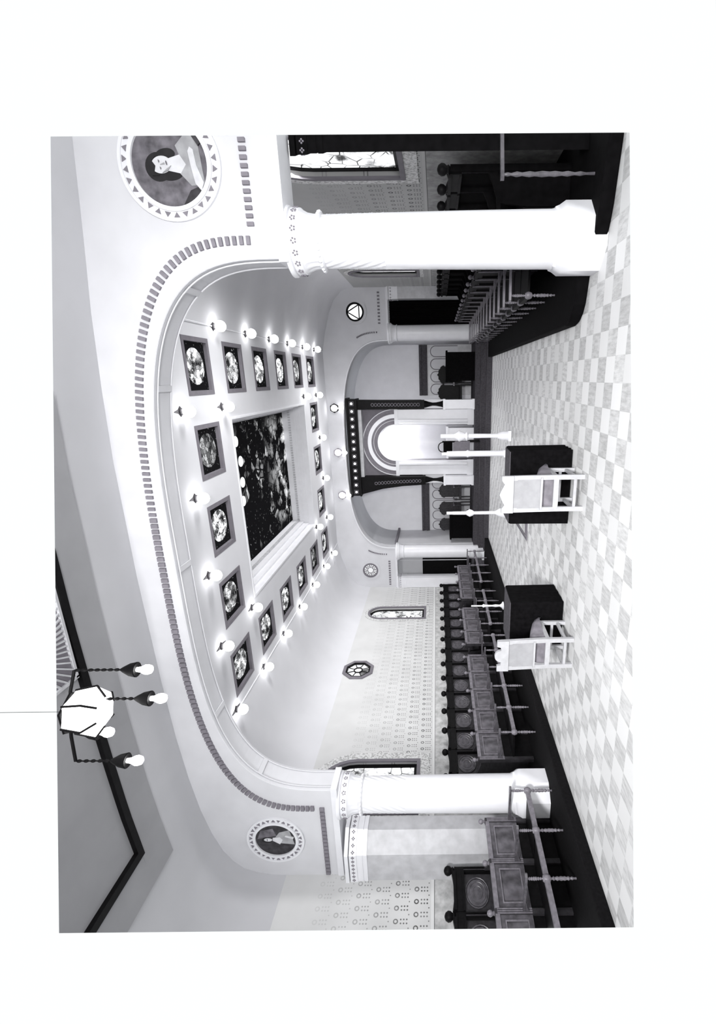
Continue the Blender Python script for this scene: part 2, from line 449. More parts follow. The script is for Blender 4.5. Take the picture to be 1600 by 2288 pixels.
# ------------------------------------------------------------------ near arch wall
FG = [(XL, 4.18), (-7.41, 4.4), (-7.36, 4.62), (-7.27, 4.82), (-7.12, 4.97), (-6.9, 5.1), (-6.55, 5.22), (-6.1, 5.32), (-5.5, 5.40), (-4.8, 5.46), (-3.9, 5.50),
      (-2.36, 5.53), (-.9, 5.52), (-.1, 5.48), (.7, 5.42), (1.4, 5.34), (2.27, 5.25), (2.5, 5.2)]
ARCH = superell(-2.28, 3.47, 3.31, 1.71, 3.3, 64)             # from right springing over to the left
outline = [(2.5, 3.31)] + [(x, z) for x, z in FG[::-1]] + [(XL, 3.31)] + ARCH[::-1]
m = M(); m.holed(outline, [], 'XZ', YF, YB).clip(); struct(m.done('wall_arch', 'plaster', smooth=0))
# painted fret: short grey blocks following arch and entablature
m = M(); fr = superell(-2.36, 3.72, 3.62, 1.56, 3.0, 400)
L = [0]
for p, q in zip(fr, fr[1:]): L.append(L[-1] + math.hypot(q[0] - p[0], q[1] - p[1]))
nblk = int(L[-1] / .071)
for i in range(nblk):
    d = (i + .5) * L[-1] / nblk
    k = max(j for j in range(len(L)) if L[j] <= d)
    p, q = Vector(fr[k]), Vector(fr[min(k + 1, len(fr) - 1)])
    t = (q - p).normalized(); c = p + t * (d - L[k])
    mt = Matrix.Translation((c.x, 0, c.y)) @ Matrix.Rotation(-math.atan2(t.y, t.x), 4, 'Y')
    hw_ = .0185 if c.x > -1.6 else .0265
    m.box(-hw_, hw_, YF - .03, YF + .001, -.04, .04, mt)
for x0, x1, z in ((1.47, 2.4, 3.615), (-7.40, -6.06, 3.515)):
    k = int((x1 - x0) / .071)
    for i in range(k):
        c = x0 + (i + .5) * (x1 - x0) / k
        m.box(c - (.0185 if x0 > 0 else .0265), c + (.0185 if x0 > 0 else .0265), YF - .03, YF + .001, z - .034, z + .034)
m.clip(); struct(m.done('trim_1', 'fret', smooth=0))
# soffit: raised ribs dividing sunk panels, and the arris roll
m = M()
AI = superell(-2.28, 3.455, 3.31, 1.695, 3.3, 64)
m2 = M(); m2.tube([(x, YF + .0, z) for x, z in superell(-2.28, 3.48, 3.31, 1.72, 3.3, 64)], .009, 6); m2.clip(); struct(m2.done('trim_2', 'plaster'))
for yy in (YF + .05, YB - .05):
    m.tube([(x, yy, z) for x, z in AI], .008, 6)
for k in (10, 22, 32, 42, 54):
    x, z = AI[k]; x2, z2 = AI[k + 1]; a = math.atan2(z2 - z, x2 - x)
    m.box(-.035, .035, YF + .05, YB - .05, -.008, .008, Matrix.Translation((x, 0, z)) @ Matrix.Rotation(-a, 4, 'Y'))
m.clip(); struct(m.done('trim_3', 'plaster'))
# entablature band under the spandrels
for nm, x0, x1 in (('trim_4', XL, -5.72), ('trim_5', 1.16, 2.5)):
    m = M(); m.box(x0, x1, YF - .02, YB + .02, 3.27, 3.36); m.clip(); struct(m.done(nm, 'moulding', smooth=0))

# foreground vault, its dark-lined recess
def vault(prof, y0, y1, name, mat, dirn=1, clip=True):
    mm = M(); A = [mm.b.verts.new((x, y0, z)) for x, z in prof]; B = [mm.b.verts.new((x, y1, z)) for x, z in prof]
    for i in range(len(prof) - 1): mm.b.faces.new((A[i], A[i + 1], B[i + 1], B[i]))
    bmesh.ops.recalc_face_normals(mm.b, faces=mm.b.faces[:])
    T = [(x, z + .1) for x, z in prof]
    A2 = [mm.b.verts.new((x, y0, z)) for x, z in T]; B2 = [mm.b.verts.new((x, y1, z)) for x, z in T]
    for i in range(len(prof) - 1): mm.b.faces.new((A2[i + 1], A2[i], B2[i], B2[i + 1]))
    for p, q in ((A, A2), (B, B2)):
        for i in range(len(prof) - 1): mm.b.faces.new((p[i], p[i + 1], q[i + 1], q[i]))
    for k in (0, -1): mm.b.faces.new((A[k], B[k], B2[k], A2[k]))
    if clip: mm.clip()
    return struct(mm.done(name, mat, smooth=50))
vault(FG, 2.5, YF + .02, 'ceiling_hall', 'hall_vault')
def fgz(x):
    for (x0, z0), (x1, z1) in zip(FG, FG[1:]):
        if x0 <= x <= x1: return z0 + (z1 - z0) * (x - x0) / (x1 - x0)
    return FG[-1][1]
def curved_strip(mm, x0, x1, y0, y1, dz, th, n):
    xs = [x0 + (x1 - x0) * i / n for i in range(n + 1)]
    for a, b2 in zip(xs, xs[1:]):
        za, zb = fgz(a) - dz, fgz(b2) - dz
        P = [(a, y0, za), (b2, y0, zb), (b2, y1, zb), (a, y1, za), (a, y0, za + th), (b2, y0, zb + th), (b2, y1, zb + th), (a, y1, za + th)]
        v = [mm.b.verts.new(p) for p in P]
        for q in ((0, 3, 2, 1), (4, 5, 6, 7), (0, 1, 5, 4), (1, 2, 6, 5), (2, 3, 7, 6), (3, 0, 4, 7)): mm.b.faces.new([v[i] for i in q])
m = M(); curved_strip(m, -5.95, 1.2, 4.36, 4.80, .035, .05, 24); curved_strip(m, -5.95, -5.42, 2.5, 4.36, .035, .05, 5); m.clip(); struct(m.done('trim_6', 'band_paint', smooth=0))
m = M(); curved_strip(m, -5.40, 1.2, 2.5, 4.32, .006, .05, 24); m.clip(); struct(m.done('ceiling_recess', 'band_paint', smooth=50))
m = M(); curved_strip(m, -5.47, 1.2, 4.29, 4.38, .06, .06, 24); curved_strip(m, -5.47, -5.37, 2.5, 4.29, .06, .06, 2); m.clip(); struct(m.done('trim_7', 'dark', smooth=0))
# the rest of the hall, behind and beside the camera
def zplan(lim): return [tuple((rvec * x + fwd * lim)[:2]) for x in (-9, 9)]
(ax, ay), (bx, by) = zplan(3.5)
t_ = lambda x, p, q: p[1] + (q[1] - p[1]) * (x - p[0]) / (q[0] - p[0])
P, Q = zplan(3.95); m = M(); m.prism([(XL, -5), (XR, -5), (XR, t_(XR, P, Q)), (XL, t_(XL, P, Q))], 'XY', 5.53, 5.63); struct(m.done('ceiling_rear', 'hall_vault', smooth=0))
P, Q = zplan(2.95); m = M(); m.prism([(XL, -5), (XR, -5), (XR, t_(XR, P, Q)), (XL, t_(XL, P, Q))], 'XY', -.12, 0); struct(m.done('floor_rear', 'floor', smooth=0))
m = M(); m.box(XL, XR, -5.3, -5, 0, 5.53); struct(m.done('wall_rear', 'plaster', smooth=0))
m = M(); m.box(XL - .3, XL, -5, 3.6, 0, 5.53); struct(m.done('wall_rear_left', 'plaster', smooth=0))
m = M(); m.box(XR, XR + .3, -5, 4.5, 0, 5.53); struct(m.done('wall_rear_right', 'plaster', smooth=0))
# nave vault: flat coffered field with coves down to the side walls
COVE_R = [(.84, 5.39), (1.4, 5.28), (1.97, 5.11), (2.36, 4.92), (2.58, 4.70), (2.68, 4.45), (XR, 4.28)]
COVE_L = [(-4.72 - (x - 0) , z) for x, z in COVE_R]
COVE_L = [(-5.67, 5.39), (-6.2, 5.28), (-6.73, 5.11), (-7.1, 4.92), (-7.31, 4.70), (-7.40, 4.45), (XL, 4.28)]
vault(COVE_R, YB - .02, YA + .02, 'ceiling_cove_right', 'vault')
vault(COVE_L, YB - .02, YA + .02, 'ceiling_cove_left', 'vault')
CX = [(-.22, .63), (-1.50, -.66), (-2.77, -1.92), (-4.09, -3.23), (-5.46, -4.60)]
RY = [7.30 + 1.372 * k for k in range(6)]
HOLES = [(CX[i][0], CX[i][1], RY[j], RY[j] + .86) for i in range(5) for j in range(6) if i in (0, 4) or j in (0, 5)]
GREAT = (-4.08, -.66, 8.65, 13.5)
m = M()
m.holed([(.84, YB - .02), (.84, YA + .02), (-5.67, YA + .02), (-5.67, YB - .02)],
        [[(a, c), (b, c), (b, d), (a, d)] for a, b, c, d in HOLES + [GREAT]], 'XY', 5.39, 5.49)
struct(m.done('ceiling', 'vault', smooth=0))
for nm, x in (('trim_8', .84), ('trim_9', -5.67)):
    m = M(); m.tube([(x, YB, 5.386), (x, YA, 5.386)], .016, 6); struct(m.done(nm, 'moulding'))
# small skylights
idx = {}
names_col = ['right', 'second from the right', 'middle', 'second from the left', 'left']
sk0 = None
for i in range(5):
    for j in range(6):
        if not (i in (0, 4) or j in (0, 5)): continue
        if i in (0, 4): lab = 'square stained glass skylight, %s of the %s-hand ceiling row from the near arch' % (ORD[j], 'right' if i == 0 else 'left')
        else: lab = 'square stained glass skylight, %s of the ceiling row %s' % (names_col[i], 'nearest the near arch' if j == 0 else 'by the chancel arch')
        loc = ((CX[i][0] + CX[i][1]) / 2, RY[j] + .43, 5.39)
        if sk0 is None:
            sk0 = thing('skylight', lab, 'skylight', loc, 0, 'small skylights around the ceiling')
            m = M(); h = .424; m.holed([(-h, -h), (h, -h), (h, h), (-h, h)], [[(-.355, -.355), (.355, -.355), (.355, .355), (-.355, .355)]], 'XY', -.006, .10); m.done('frame', 'shade', sk0, smooth=0)
            m = M(); m.box(-.36, .36, -.36, .36, .05, .06); m.done('stained_glass', 'skyglass', sk0, smooth=0)
        else: copy_tree(sk0, loc, label=lab)
# great skylight with stepped reveal
gt = thing('great_skylight', 'large rectangular stained glass laylight in a stepped white reveal, centre of ceiling', 'skylight', (-2.37, 11.07, 5.39))
hx, hy = 1.71, 2.425
m = M()
for k, (ins, za, zb) in enumerate(((0.0, -.02, .16), (.05, .14, .30), (.10, .28, .44), (.14, .42, .62))):
    X2, Y2 = hx - ins, hy - ins * .25
    m.holed([(-hx - .0, -hy), (hx, -hy), (hx, hy), (-hx, hy)] if k else [(-hx - .03, -hy - .03), (hx + .03, -hy - .03), (hx + .03, hy + .03), (-hx - .03, hy + .03)],
            [[(-X2 + .01, -Y2 + .01), (X2 - .01, -Y2 + .01), (X2 - .01, Y2 - .01), (-X2 + .01, Y2 - .01)]], 'XY', za if k else -.015, zb)
m.done('reveal', 'moulding', gt, smooth=0)
m = M()
for sx in (-1, 1):
    for i in range(66):
        y = -hy + .06 + i * (2 * hy - .12) / 65
        m.box(min(sx * (hx - .16), sx * (hx - .12)), max(sx * (hx - .16), sx * (hx - .12)), y, y + .035, .40, .455)
for i in range(46):
    x = -hx + .15 + i * (2 * hx - .3) / 45
    m.box(x, x + .035, hy - .075, hy - .04, .40, .455)
m.done('dentil_moulding', 'marble_grey', gt, smooth=0)
m = M(); m.box(-hx + .08, hx - .08, -hy + .03, hy - .03, .605, .615); m.done('stained_glass', 'greatglass', gt, smooth=0)
for x, y in ((-1.24, 10.15), (-1.68, 10.28), (-2.13, 10.24), (-2.53, 10.15)):
    m = M(); m.lathe([(.11, -.012), (.115, 0)], (x + 2.37, y - 11.07, .602), 24); m.done('round_pane', 'clear_white', gt, smooth=0)
# ceiling globes
LMP = [(.84, 8.42, 'right'), (.84, 9.79, 'right'), (.84, 11.14, 'right'), (.84, 12.48, 'right'), (.84, 13.86, 'right'), (.84, 15.13, 'right'),
       (-.42, 6.97, 'near'), (-1.69, 6.98, 'near'), (-2.95, 7.0, 'near'), (-4.24, 7.04, 'near'), (-5.62, 7.2, 'near'),
       (-.43, 8.33, 'inner'), (-4.23, 8.42, 'inner'), (-.45, 13.54, 'inner'), (-4.22, 13.66, 'inner'),
       (-5.67, 8.59, 'left'), (-5.67, 9.93, 'left'), (-5.67, 11.3, 'left'), (-5.67, 12.69, 'left'), (-5.67, 14.1, 'left'), (-5.67, 15.3, 'left'),
       (-.46, 14.95, 'far'), (-1.73, 14.98, 'far'), (-3.01, 15.0, 'far'), (-4.32, 15.05, 'far')]
cnt = {}; lamp0 = None
INN = ['near right', 'near left', 'far right', 'far left']
for x, y, g in LMP:
    k = cnt.get(g, 0); cnt[g] = k + 1
    if g == 'inner': lab = 'lit opal globe ceiling lamp at the %s corner of the great laylight' % INN[k]
    else:
        lab = {'right': 'lit opal globe ceiling lamp, %s along the right cove from the near arch',
               'left': 'lit opal globe ceiling lamp, %s along the left cove from the near arch',
               'near': 'lit opal globe ceiling lamp, %s from the right just inside the near arch',
               'far': 'lit opal globe ceiling lamp, %s from the right by the chancel arch'}[g] % ORD[k]
    if lamp0 is None:
        lamp0 = thing('ceiling_lamp', lab, 'ceiling lamp', (x, y, 5.39), 0, 'globe lamps on the ceiling')
        m = M()
        m.prism([(0, -.17), (.03, -.05), (.075, 0), (.03, .05), (0, .17), (-.03, .05), (-.075, 0), (-.03, -.05)], 'XY', -.012, 0)
        m.lathe([(.055, -.018), (.05, -.035), (.032, -.045), (.03, -.06)], n=14); m.done('mounting_plate', 'dark_ground', lamp0)
        m = M(); m.ball((0, 0, -.13), .088, n=20); m.done('globe', 'globe', lamp0)
    else: copy_tree(lamp0, (x, y, 5.39), label=lab)

# ------------------------------------------------------------------ columns
def capital(mm, z0, s):
    """bell with flutes and leaf collar under a carved abacus; z0 = bottom, s = scale (radius of shaft top)"""
    def fl(r, a, z): return r * (1 + .025 * math.cos(20 * a)) if z0 + .05 < z < z0 + .2 else r
    mm.lathe([(s * 1.02, z0), (s * 1.10, z0 + .015), (s * 1.10, z0 + .05), (s * 1.0, z0 + .062), (s * 1.0, z0 + .09), (s * 1.04, z0 + .15), (s * 1.16, z0 + .2), (s * 1.22, z0 + .215)], n=80, rad=fl)
    mm.lathe([(s * 1.16, z0 + .205), (s * 1.24, z0 + .22), (s * 1.26, z0 + .31), (s * 1.2, z0 + .318), (s * 1.3, z0 + .325), (s * 1.34, z0 + .345), (s * 1.34, z0 + .37)], n=48)
    for i in range(28):
        a = 2 * PI * i / 28; mm.ball((s * 1.10 * math.cos(a), s * 1.10 * math.sin(a), z0 + .033), .018, n=8)
def rosettes(mm, z0, s, n=18):
    for i in range(n):
        a = 2 * PI * i / n
        c = Vector((s * 1.262 * math.cos(a), s * 1.262 * math.sin(a), z0 + .265))
        for k in range(5):
            b2 = 2 * PI * k / 5 + .3
            mm.ball(c + Vector((-math.sin(a) * .022 * math.cos(b2), math.cos(a) * .022 * math.cos(b2), .022 * math.sin(b2))), .0095, n=6)
def column(label, loc, h, r0, r1, spiral=None, big=True):
    t = thing('column', label, 'column', loc, 0, 'white marble columns')
    zb = .5 if big else .42; cap = .37 if big else .3
    m = M()
    if big:
        oc = lambda r, z: [(r * math.cos(R(22.5 + 45 * i)), r * math.sin(R(22.5 + 45 * i))) for i in range(8)]
        rows = []
        for r, z in ((.355, 0), (.355, .40), (.315, .46), (.300, .50)):
            rows.append([m.b.verts.new((x, y, z)) for x, y in oc(r, z)])
        for a, b2 in zip(rows, rows[1:]):
            for i in range(8): m.b.faces.new((a[i], a[(i + 1) % 8], b2[(i + 1) % 8], b2[i]))
        m.b.faces.new(rows[0][::-1]); m.b.faces.new(rows[-1]); m.bevel(.008)
    else:
        m.box(-.27, .27, -.27, .27, 0, .16); m.lathe([(.27, .16), (.28, .2), (.27, .25), (.25, .28), (.26, .33), (.25, .37), (r0 + .01, .42)], n=32)
    m.done('base', 'marble', t)
    zt = h - cap
    m = M(); zs = zt - .64 if spiral else None
    prof = [(r0 * 1.03, zb - .01), (r0, zb + .03)]
    zz = zb + .03
    top = zs if spiral else zt
    for i in range(1, 9): z = zz + (top - zz) * i / 8; prof.append((r0 + (r1 - r0) * ((z - zz) / (zt - zz)) ** 1.4, z))
    m.lathe(prof, n=64); m.done('shaft', 'marble', t)
    if spiral:
        m = M(); rr = lambda z: r0 + (r1 - r0) * ((z - zz) / (zt - zz)) ** 1.4
        prof = [(rr(z), z) for z in [zs + .64 * i / 26 for i in range(27)]]
        m.lathe(prof, n=160, rad=lambda r, a, z: r + .006 - .013 * abs(math.sin(10 * (a + spiral * (z - zs) * 2.2))) ** .6)
        m.done('spiral_fluting', 'marble', t)
    m = M()
    if big: capital(m, zt, r1)
    else:
        m.lathe([(r1 * 1.05, zt), (r1 * 1.12, zt + .02), (r1, zt + .05), (r1 * 1.08, zt + .14), (r1 * 1.3, zt + .2), (r1 * 1.3, zt + .24), (r1 * 1.4, zt + .25), (r1 * 1.4, zt + .3)], n=40)
    cp = m.done('capital', 'marble', t)
    if big:
        m = M(); rosettes(m, zt, r1); m.done('carved_rosette', 'fret', cp)
    return t
column('white marble column with spirally fluted neck at the right of the near arch', (1.40, YC, .0), 3.29, .280, .252, 1.0)
column('white marble column at the left of the near arch, behind the nearest stalls', (-6.10, YC, .14), 3.15, .270, .250, -1.0)
column('smaller pale column at the right side of the distant chancel arch', (1.38, YA + .14, .0), 3.28, .245, .235, None, False)
column('smaller pale column at the left side of the distant chancel arch', (-6.07, YA + .14, .0), 3.28, .245, .235, None, False)

def pilaster(name, label, poly, loc, h, mats, caph=.34, clip=False):
    """engaged pier with carved capital; poly is its plan"""
    t = thing(name, label, 'pilaster', loc)
    xs = [p[0] for p in poly]; lim = (XL - loc[0] if loc[0] < -5 else -9, XR - loc[0] if loc[0] > 0 else 9, max(p[1] for p in poly))
    def grow(k): 
        cx = sum(p[0] for p in poly) / len(poly); cy = sum(p[1] for p in poly) / len(poly)
        return [(min(max(cx + (x - cx) * k, lim[0]), lim[1]), min(cy + (y - cy) * k, lim[2])) for x, y in poly]
    off = Vector(loc)
    def fin(mm, nm, mat):
        if clip:
            bmesh.ops.translate(mm.b, vec=off, verts=mm.b.verts[:]); mm.clip(); bmesh.ops.translate(mm.b, vec=-off, verts=mm.b.verts[:])
        mm.done(nm, mat, t, smooth=0)
    m = M(); m.prism(poly, 'XY', 0, h - caph); fin(m, 'shaft', mats[0])
    m = M()
    for k, z0, z1 in ((1.06, 0, .05), (1.015, .05, .07), (1.05, .07, .16), (1.10, .16, .27), (1.16, .285, .34)): m.prism(grow(k), 'XY', h - caph + z0, h - caph + z1 + .001)
    fin(m, 'capital', mats[1])
    m = M(); g = grow(1.105); zc = h - caph + .215
    for a, b2 in zip(g, g[1:] + g[:1]):
        A, B = Vector((*a, zc)), Vector((*b2, zc)); n = max(1, int((B - A).length / .075))
        for i in range(n):
            c = A.lerp(B, (i + .5) / n)
            for k in range(4):
                an = PI / 2 * k; d = (B - A).normalized() * .016 * math.cos(an) + Vector((0, 0, .016 * math.sin(an))); m.ball(c + d, .010, n=6)
    fin(m, 'carved_rosette', mats[2])
    return t
pilaster('pilaster', 'pale grey marble corner pier at the left wall, between near column and nearest stalls',
         [(-.42, -.12), (.10, -.12), (.34, .10), (.34, .34), (-.42, .34)], (-7.0, YF + .02, .14), 3.08, ('marble_grey', 'marble', 'fret'))
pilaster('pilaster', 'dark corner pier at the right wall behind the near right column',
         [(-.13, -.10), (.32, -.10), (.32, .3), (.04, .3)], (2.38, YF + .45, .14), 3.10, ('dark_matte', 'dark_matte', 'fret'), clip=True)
pilaster('pilaster', 'flat pale pier against the right wall at the chancel arch', [(-.17, -.06), (.17, -.06), (.17, .3), (-.17, .3)], (2.53, YA - .02, 0), 3.27, ('marble_grey', 'marble', 'fret'))
pilaster('pilaster', 'flat pale pier against the left wall at the chancel arch', [(-.19, -.06), (.19, -.06), (.19, .3), (-.19, .3)], (-7.22, YA - .02, 0), 3.27, ('marble', 'marble', 'fret'))

# ------------------------------------------------------------------ portrait medallions
def ell(cx, cz, rx, rz, n=28, a0=0): return [(cx + rx * math.cos(2 * PI * i / n + a0), cz + rz * math.sin(2 * PI * i / n + a0)) for i in range(n)]
def medallion(label, x, z, rin, rout, shapes, ground, pat, clip=False):
    t = thing('medallion', label, 'medallion', (x, YF, z), 0, 'painted portrait medallions')
    off = Vector((x, YF, z))
    def fin(mm, nm, mat, par):
        if clip:
            bmesh.ops.translate(mm.b, vec=off, verts=mm.b.verts[:]); mm.clip(); bmesh.ops.translate(mm.b, vec=-off, verts=mm.b.verts[:])
        return mm.done(nm, mat, par, smooth=30)
    m = M(); k = 64
    for a, b2, y in ((rin - .005, rin + .035, -.035), (rin + .03, rout - .02, -.018), (rout - .03, rout, -.03)):
        m.holed(ell(0, 0, b2, b2, k), [ell(0, 0, a, a, k)], 'XZ', y, -.001)
    f = fin(m, 'frame', 'moulding', t)
    m = M(); n = 30; rm = (rin + .035 + rout - .03) / 2; hw = (rout - rin - .065) / 2 * .85
    for i in range(n):
        a = 2 * PI * i / n; s_ = 1 if i % 2 else -1
        p = [(rm - s_ * hw, 0), (rm + s_ * hw * .8, -.030), (rm + s_ * hw * .8, .030)]
        m.prism([(q[0] * math.cos(a) - q[1] * math.sin(a), q[0] * math.sin(a) + q[1] * math.cos(a)) for q in p], 'XZ', -.024, -.012)
    fin(m, 'triangle_border', pat, f)
    m = M(); mats = [ground]; m.prism(ell(0, 0, rin, rin, k), 'XZ', -.010, -.001)
    for i, (mt, poly) in enumerate(shapes):
        if mt not in mats: mats.append(mt)
        m.cur = mats.index(mt)
        cl = []
        for u, v in poly:
            d = math.hypot(u, v); s_ = min(1, .985 / d) if d > 0 else 1
            cl.append((u * s_ * rin, v * s_ * rin))
        m.prism(cl, 'XZ', -.0105 - .0012 * (i + 1), -.009)
    fin(m, 'painting', mats, t)
    return t
def turned(poly, a, dx=0, dz=0): return [(u * math.cos(a) - v * math.sin(a) + dx, u * math.sin(a) + v * math.cos(a) + dz) for u, v in poly]
head = lambda cx, cz, rx, rz, a=.16: turned(ell(cx, cz, rx, rz), a, -.02, .22)
sit = [('dark_ground', [(-.98, -.2), (-.6, -.45), (-.5, -1), (-.98, -.9)]), ('hair', head(-.03, .10, .33, .34)), ('hair', head(-.22, -.22, .17, .32)), ('hair', head(.20, -.16, .14, .26)),
       ('robe', [(-.55, -.98), (-.50, -.50), (-.22, -.24), (.12, -.30), (.40, -.20), (.66, -.48), (.74, -.95)]),
       ('skin', [(-.16, .04), (-.22, -.26), (-.02, -.42), (.20, -.28), (.12, .02)]), ('skin', head(0, 0, .195, .265)), ('hair', turned([(-.22, .12), (-.12, .22), (.0, .16), (.13, .22), (.21, .1), (.2, .3), (-.2, .3)], .16, -.02, .22)),
       ('robe', head(-.075, .045, .042, .016)), ('robe', head(.085, .045, .042, .016)), ('grey_ground', head(-.075, .035, .022, .012)), ('grey_ground', head(.085, .035, .022, .012)),
       ('robe', turned([(.0, .03), (.03, -.09), (-.01, -.09)], .16, -.02, .22)), ('grey_ground', head(.01, -.145, .05, .015)), ('robe', turned([(-.19, .02), (-.16, -.14), (-.07, -.25), (-.12, -.12)], .16, -.02, .22)),
       ('skin', [(-.66, -.80), (-.46, -.62), (-.10, -.56), (.26, -.52), (.36, -.58), (.30, -.66), (-.05, -.70), (-.44, -.84)]), ('dark_ground', [(.38, -.80), (.66, -.62), (.76, -.82), (.5, -.98)])]
sit2 = [('grey_ground', [(.05, .9), (.55, .7), (.7, .1), (.25, -.05)]), ('robe', [(.1, .25), (.62, .12), (.66, .06), (.12, .2)]), ('hair', ell(-.02, .44, .18, .26)), ('skin', ell(.0, .40, .10, .15)), ('skin', [(-.05, .3), (-.07, .1), (.08, .1), (.05, .3)]),
        ('grey_ground', [(-.36, -.9), (-.28, -.1), (.1, .02), (.42, -.2), (.55, -.75)]), ('skin', [(-.26, -.16), (-.05, .18), (.12, .16), (.18, -.2), (.0, -.34)]), ('hair', ell(-.035, .43, .02, .012)), ('hair', ell(.04, .43, .02, .012)), ('skin', [(.05, -.85), (.2, -.45), (.28, -.5), (.16, -.9)])]
medallion('large round portrait medallion of a dark-haired person, above the right near column', 2.03, 4.34, .375, .50, sit, 'grey_ground', 'fret', True)
sit2 = [('grey_ground', [(.05, .9), (.55, .7), (.7, .1), (.25, -.05)]), ('hair', ell(-.02, .44, .18, .26)), ('skin', ell(.0, .38, .105, .20)), ('robe', [(-.3, -.9), (-.2, -.1), (.1, .05), (.45, -.2), (.6, -.7)]),
        ('skin', [(-.28, -.18), (-.05, .16), (.12, .14), (.16, -.2), (.0, -.34)]), ('hair', ell(-.035, .42, .022, .018)), ('hair', ell(.04, .42, .022, .018)), ('skin', [(.05, -.85), (.2, -.45), (.28, -.5), (.16, -.9)])]
medallion('smaller round portrait medallion with a pale figure on black, above the left near column', -6.68, 4.26, .31, .435, sit2, 'dark_ground', 'fret')

# ------------------------------------------------------------------ chancel arch wall
AR2 = superell(-2.36, 3.5, 3.29, 1.58, 2.9, 56)
def ctop(x):
    P = sorted(COVE_L + COVE_R)
    for (x0, z0), (x1, z1) in zip(P, P[1:]):
        if x0 <= x <= x1: return z0 + (z1 - z0) * (x - x0) / max(1e-6, x1 - x0)
    return 5.39
top = sorted(COVE_R, key=lambda p: -p[0]) + sorted(COVE_L, key=lambda p: -p[0])
outline = [(XR, 3.29)] + top + [(XL, 3.29)] + AR2[::-1]
CIRC = [(2.0, 4.28, .265), (-6.74, 4.24, .265)]
m = M(); m.holed(outline, [[(x + r * math.cos(2 * PI * i / 24), z + r * math.sin(2 * PI * i / 24)) for i in range(24)] for x, z, r in CIRC], 'XZ', YA, YA + .3)
struct(m.done('wall_chancel_arch', 'plaster', smooth=0))
m = M(); m.tube([(x, YA - .005, z) for x, z in superell(-2.36, 3.52, 3.29, 1.60, 2.9, 56)], .022, 6); struct(m.done('trim_10', 'moulding'))
m = M()
for x0, x1 in ((1.62, 2.6), (-7.35, -6.35)):
    n = int((x1 - x0) / .09)
    for i in range(n): c = x0 + (i + .5) * (x1 - x0) / n; m.box(c - .022, c + .022, YA - .02, YA + .001, 3.50, 3.57)
fr2 = superell(-2.36, 3.76, 3.5, 1.62, 2.9, 120)
for p in fr2[1:14] + fr2[-14:-1]: m.box(p[0] - .025, p[0] + .025, YA - .015, YA + .001, p[1] - .018, p[1] + .018)
struct(m.done('trim_11', 'shade', smooth=0))
for nm, x0, x1 in (('trim_12', 1.15, XR), ('trim_13', XL, -5.87)):
    m = M(); m.box(x0, x1, YA - .03, YA + .33, 3.245, 3.31); struct(m.done(nm, 'moulding', smooth=0))
for n, ((x, z, r), kind) in enumerate(zip(CIRC, ('tri', 'rose'))):
    wn = bpy.data.objects.new('window_%d' % (6 + n), None); col.objects.link(wn); wn.location = (x, YA, z); wn['kind'] = 'structure'
    m = M(); m.holed(ell(0, 0, r + .10, r + .10, 40), [ell(0, 0, r + .01, r + .01, 40)], 'XZ', -.02, -.001); m.done('casing', 'plaster', wn, smooth=0)
    m = M(); m.holed(ell(0, 0, r + .015, r + .015, 40), [ell(0, 0, r - .04, r - .04, 40)], 'XZ', -.03, .03)
    if kind == 'tri':
        P = [((r - .02) * math.cos(a), (r - .02) * math.sin(a)) for a in (PI / 2, PI * 7 / 6, PI * 11 / 6)]
        for a, b2 in zip(P, P[1:] + P[:1]): m.tube([(a[0], 0, a[1]), (b2[0], 0, b2[1])], .018, 6)
    else:
        m.tube([(.11 * math.cos(2 * PI * i / 24), 0, .11 * math.sin(2 * PI * i / 24)) for i in range(25)], .014, 6)
        for i in range(8): a = 2 * PI * i / 8; m.tube([(.11 * math.cos(a), 0, .11 * math.sin(a)), (.24 * math.cos(a + .2), 0, .24 * math.sin(a + .2))], .013, 6)
        for i in range(8): a = 2 * PI * (i + .5) / 8; m.tube([(.2 * math.cos(a) + .045 * math.cos(b2), 0, .2 * math.sin(a) + .045 * math.sin(b2)) for b2 in [2 * PI * q / 10 for q in range(11)]], .011, 5)
    m.done('window_frame', 'dark' if kind == 'tri' else 'shade', wn)
    m = M(); m.prism(ell(0, 0, r - .02, r - .02, 32), 'XZ', .04, .05); m.done('pane', 'clear_white' if kind == 'tri' else 'clear_grey', wn, smooth=0)
# chancel recess: barrel soffit, jambs, back wall
m = M(); A = [m.b.verts.new((x, YA + .3, z)) for x, z in superell(-2.36, 3.50, 3.29, 1.58, 2.9, 56)]; B = [m.b.verts.new((x, 18.4, z)) for x, z in superell(-2.36, 3.50, 3.29, 1.58, 2.9, 56)]
for i in range(56): m.b.faces.new((A[i], A[i + 1], B[i + 1], B[i]))
bmesh.ops.solidify(m.b, geom=m.b.faces[:], thickness=-.06); struct(m.done('ceiling_chancel', 'vault', smooth=50))
for nm, x0, x1 in (('wall_chancel_right', 1.14, 1.2), ('wall_chancel_left', -5.92, -5.86)):
    m = M(); m.box(x0, x1, YA + .42, 18.4, 0, 3.29); struct(m.done(nm, 'plaster', smooth=0))
m = M(); m.box(XL, XR, 18.4, 18.6, 0, 5.4); struct(m.done('wall_back', 'chancel_plaster', smooth=0))
m = M(); m.prism([(16.7, 3.26), (18.4, 3.26), (18.4, 3.34), (16.7, 3.34)], 'YZ', -5.86, -5.76); struct(m.done('trim_14', 'shade', smooth=0))
m = M(); m.box(XL, -5.92, 17.5, 17.6, 0, 3.3); struct(m.done('wall_passage_left', 'plaster', smooth=0))
m = M(); m.box(1.2, XR, 17.5, 17.6, 0, 3.3); struct(m.done('wall_passage_right', 'dark', smooth=0))
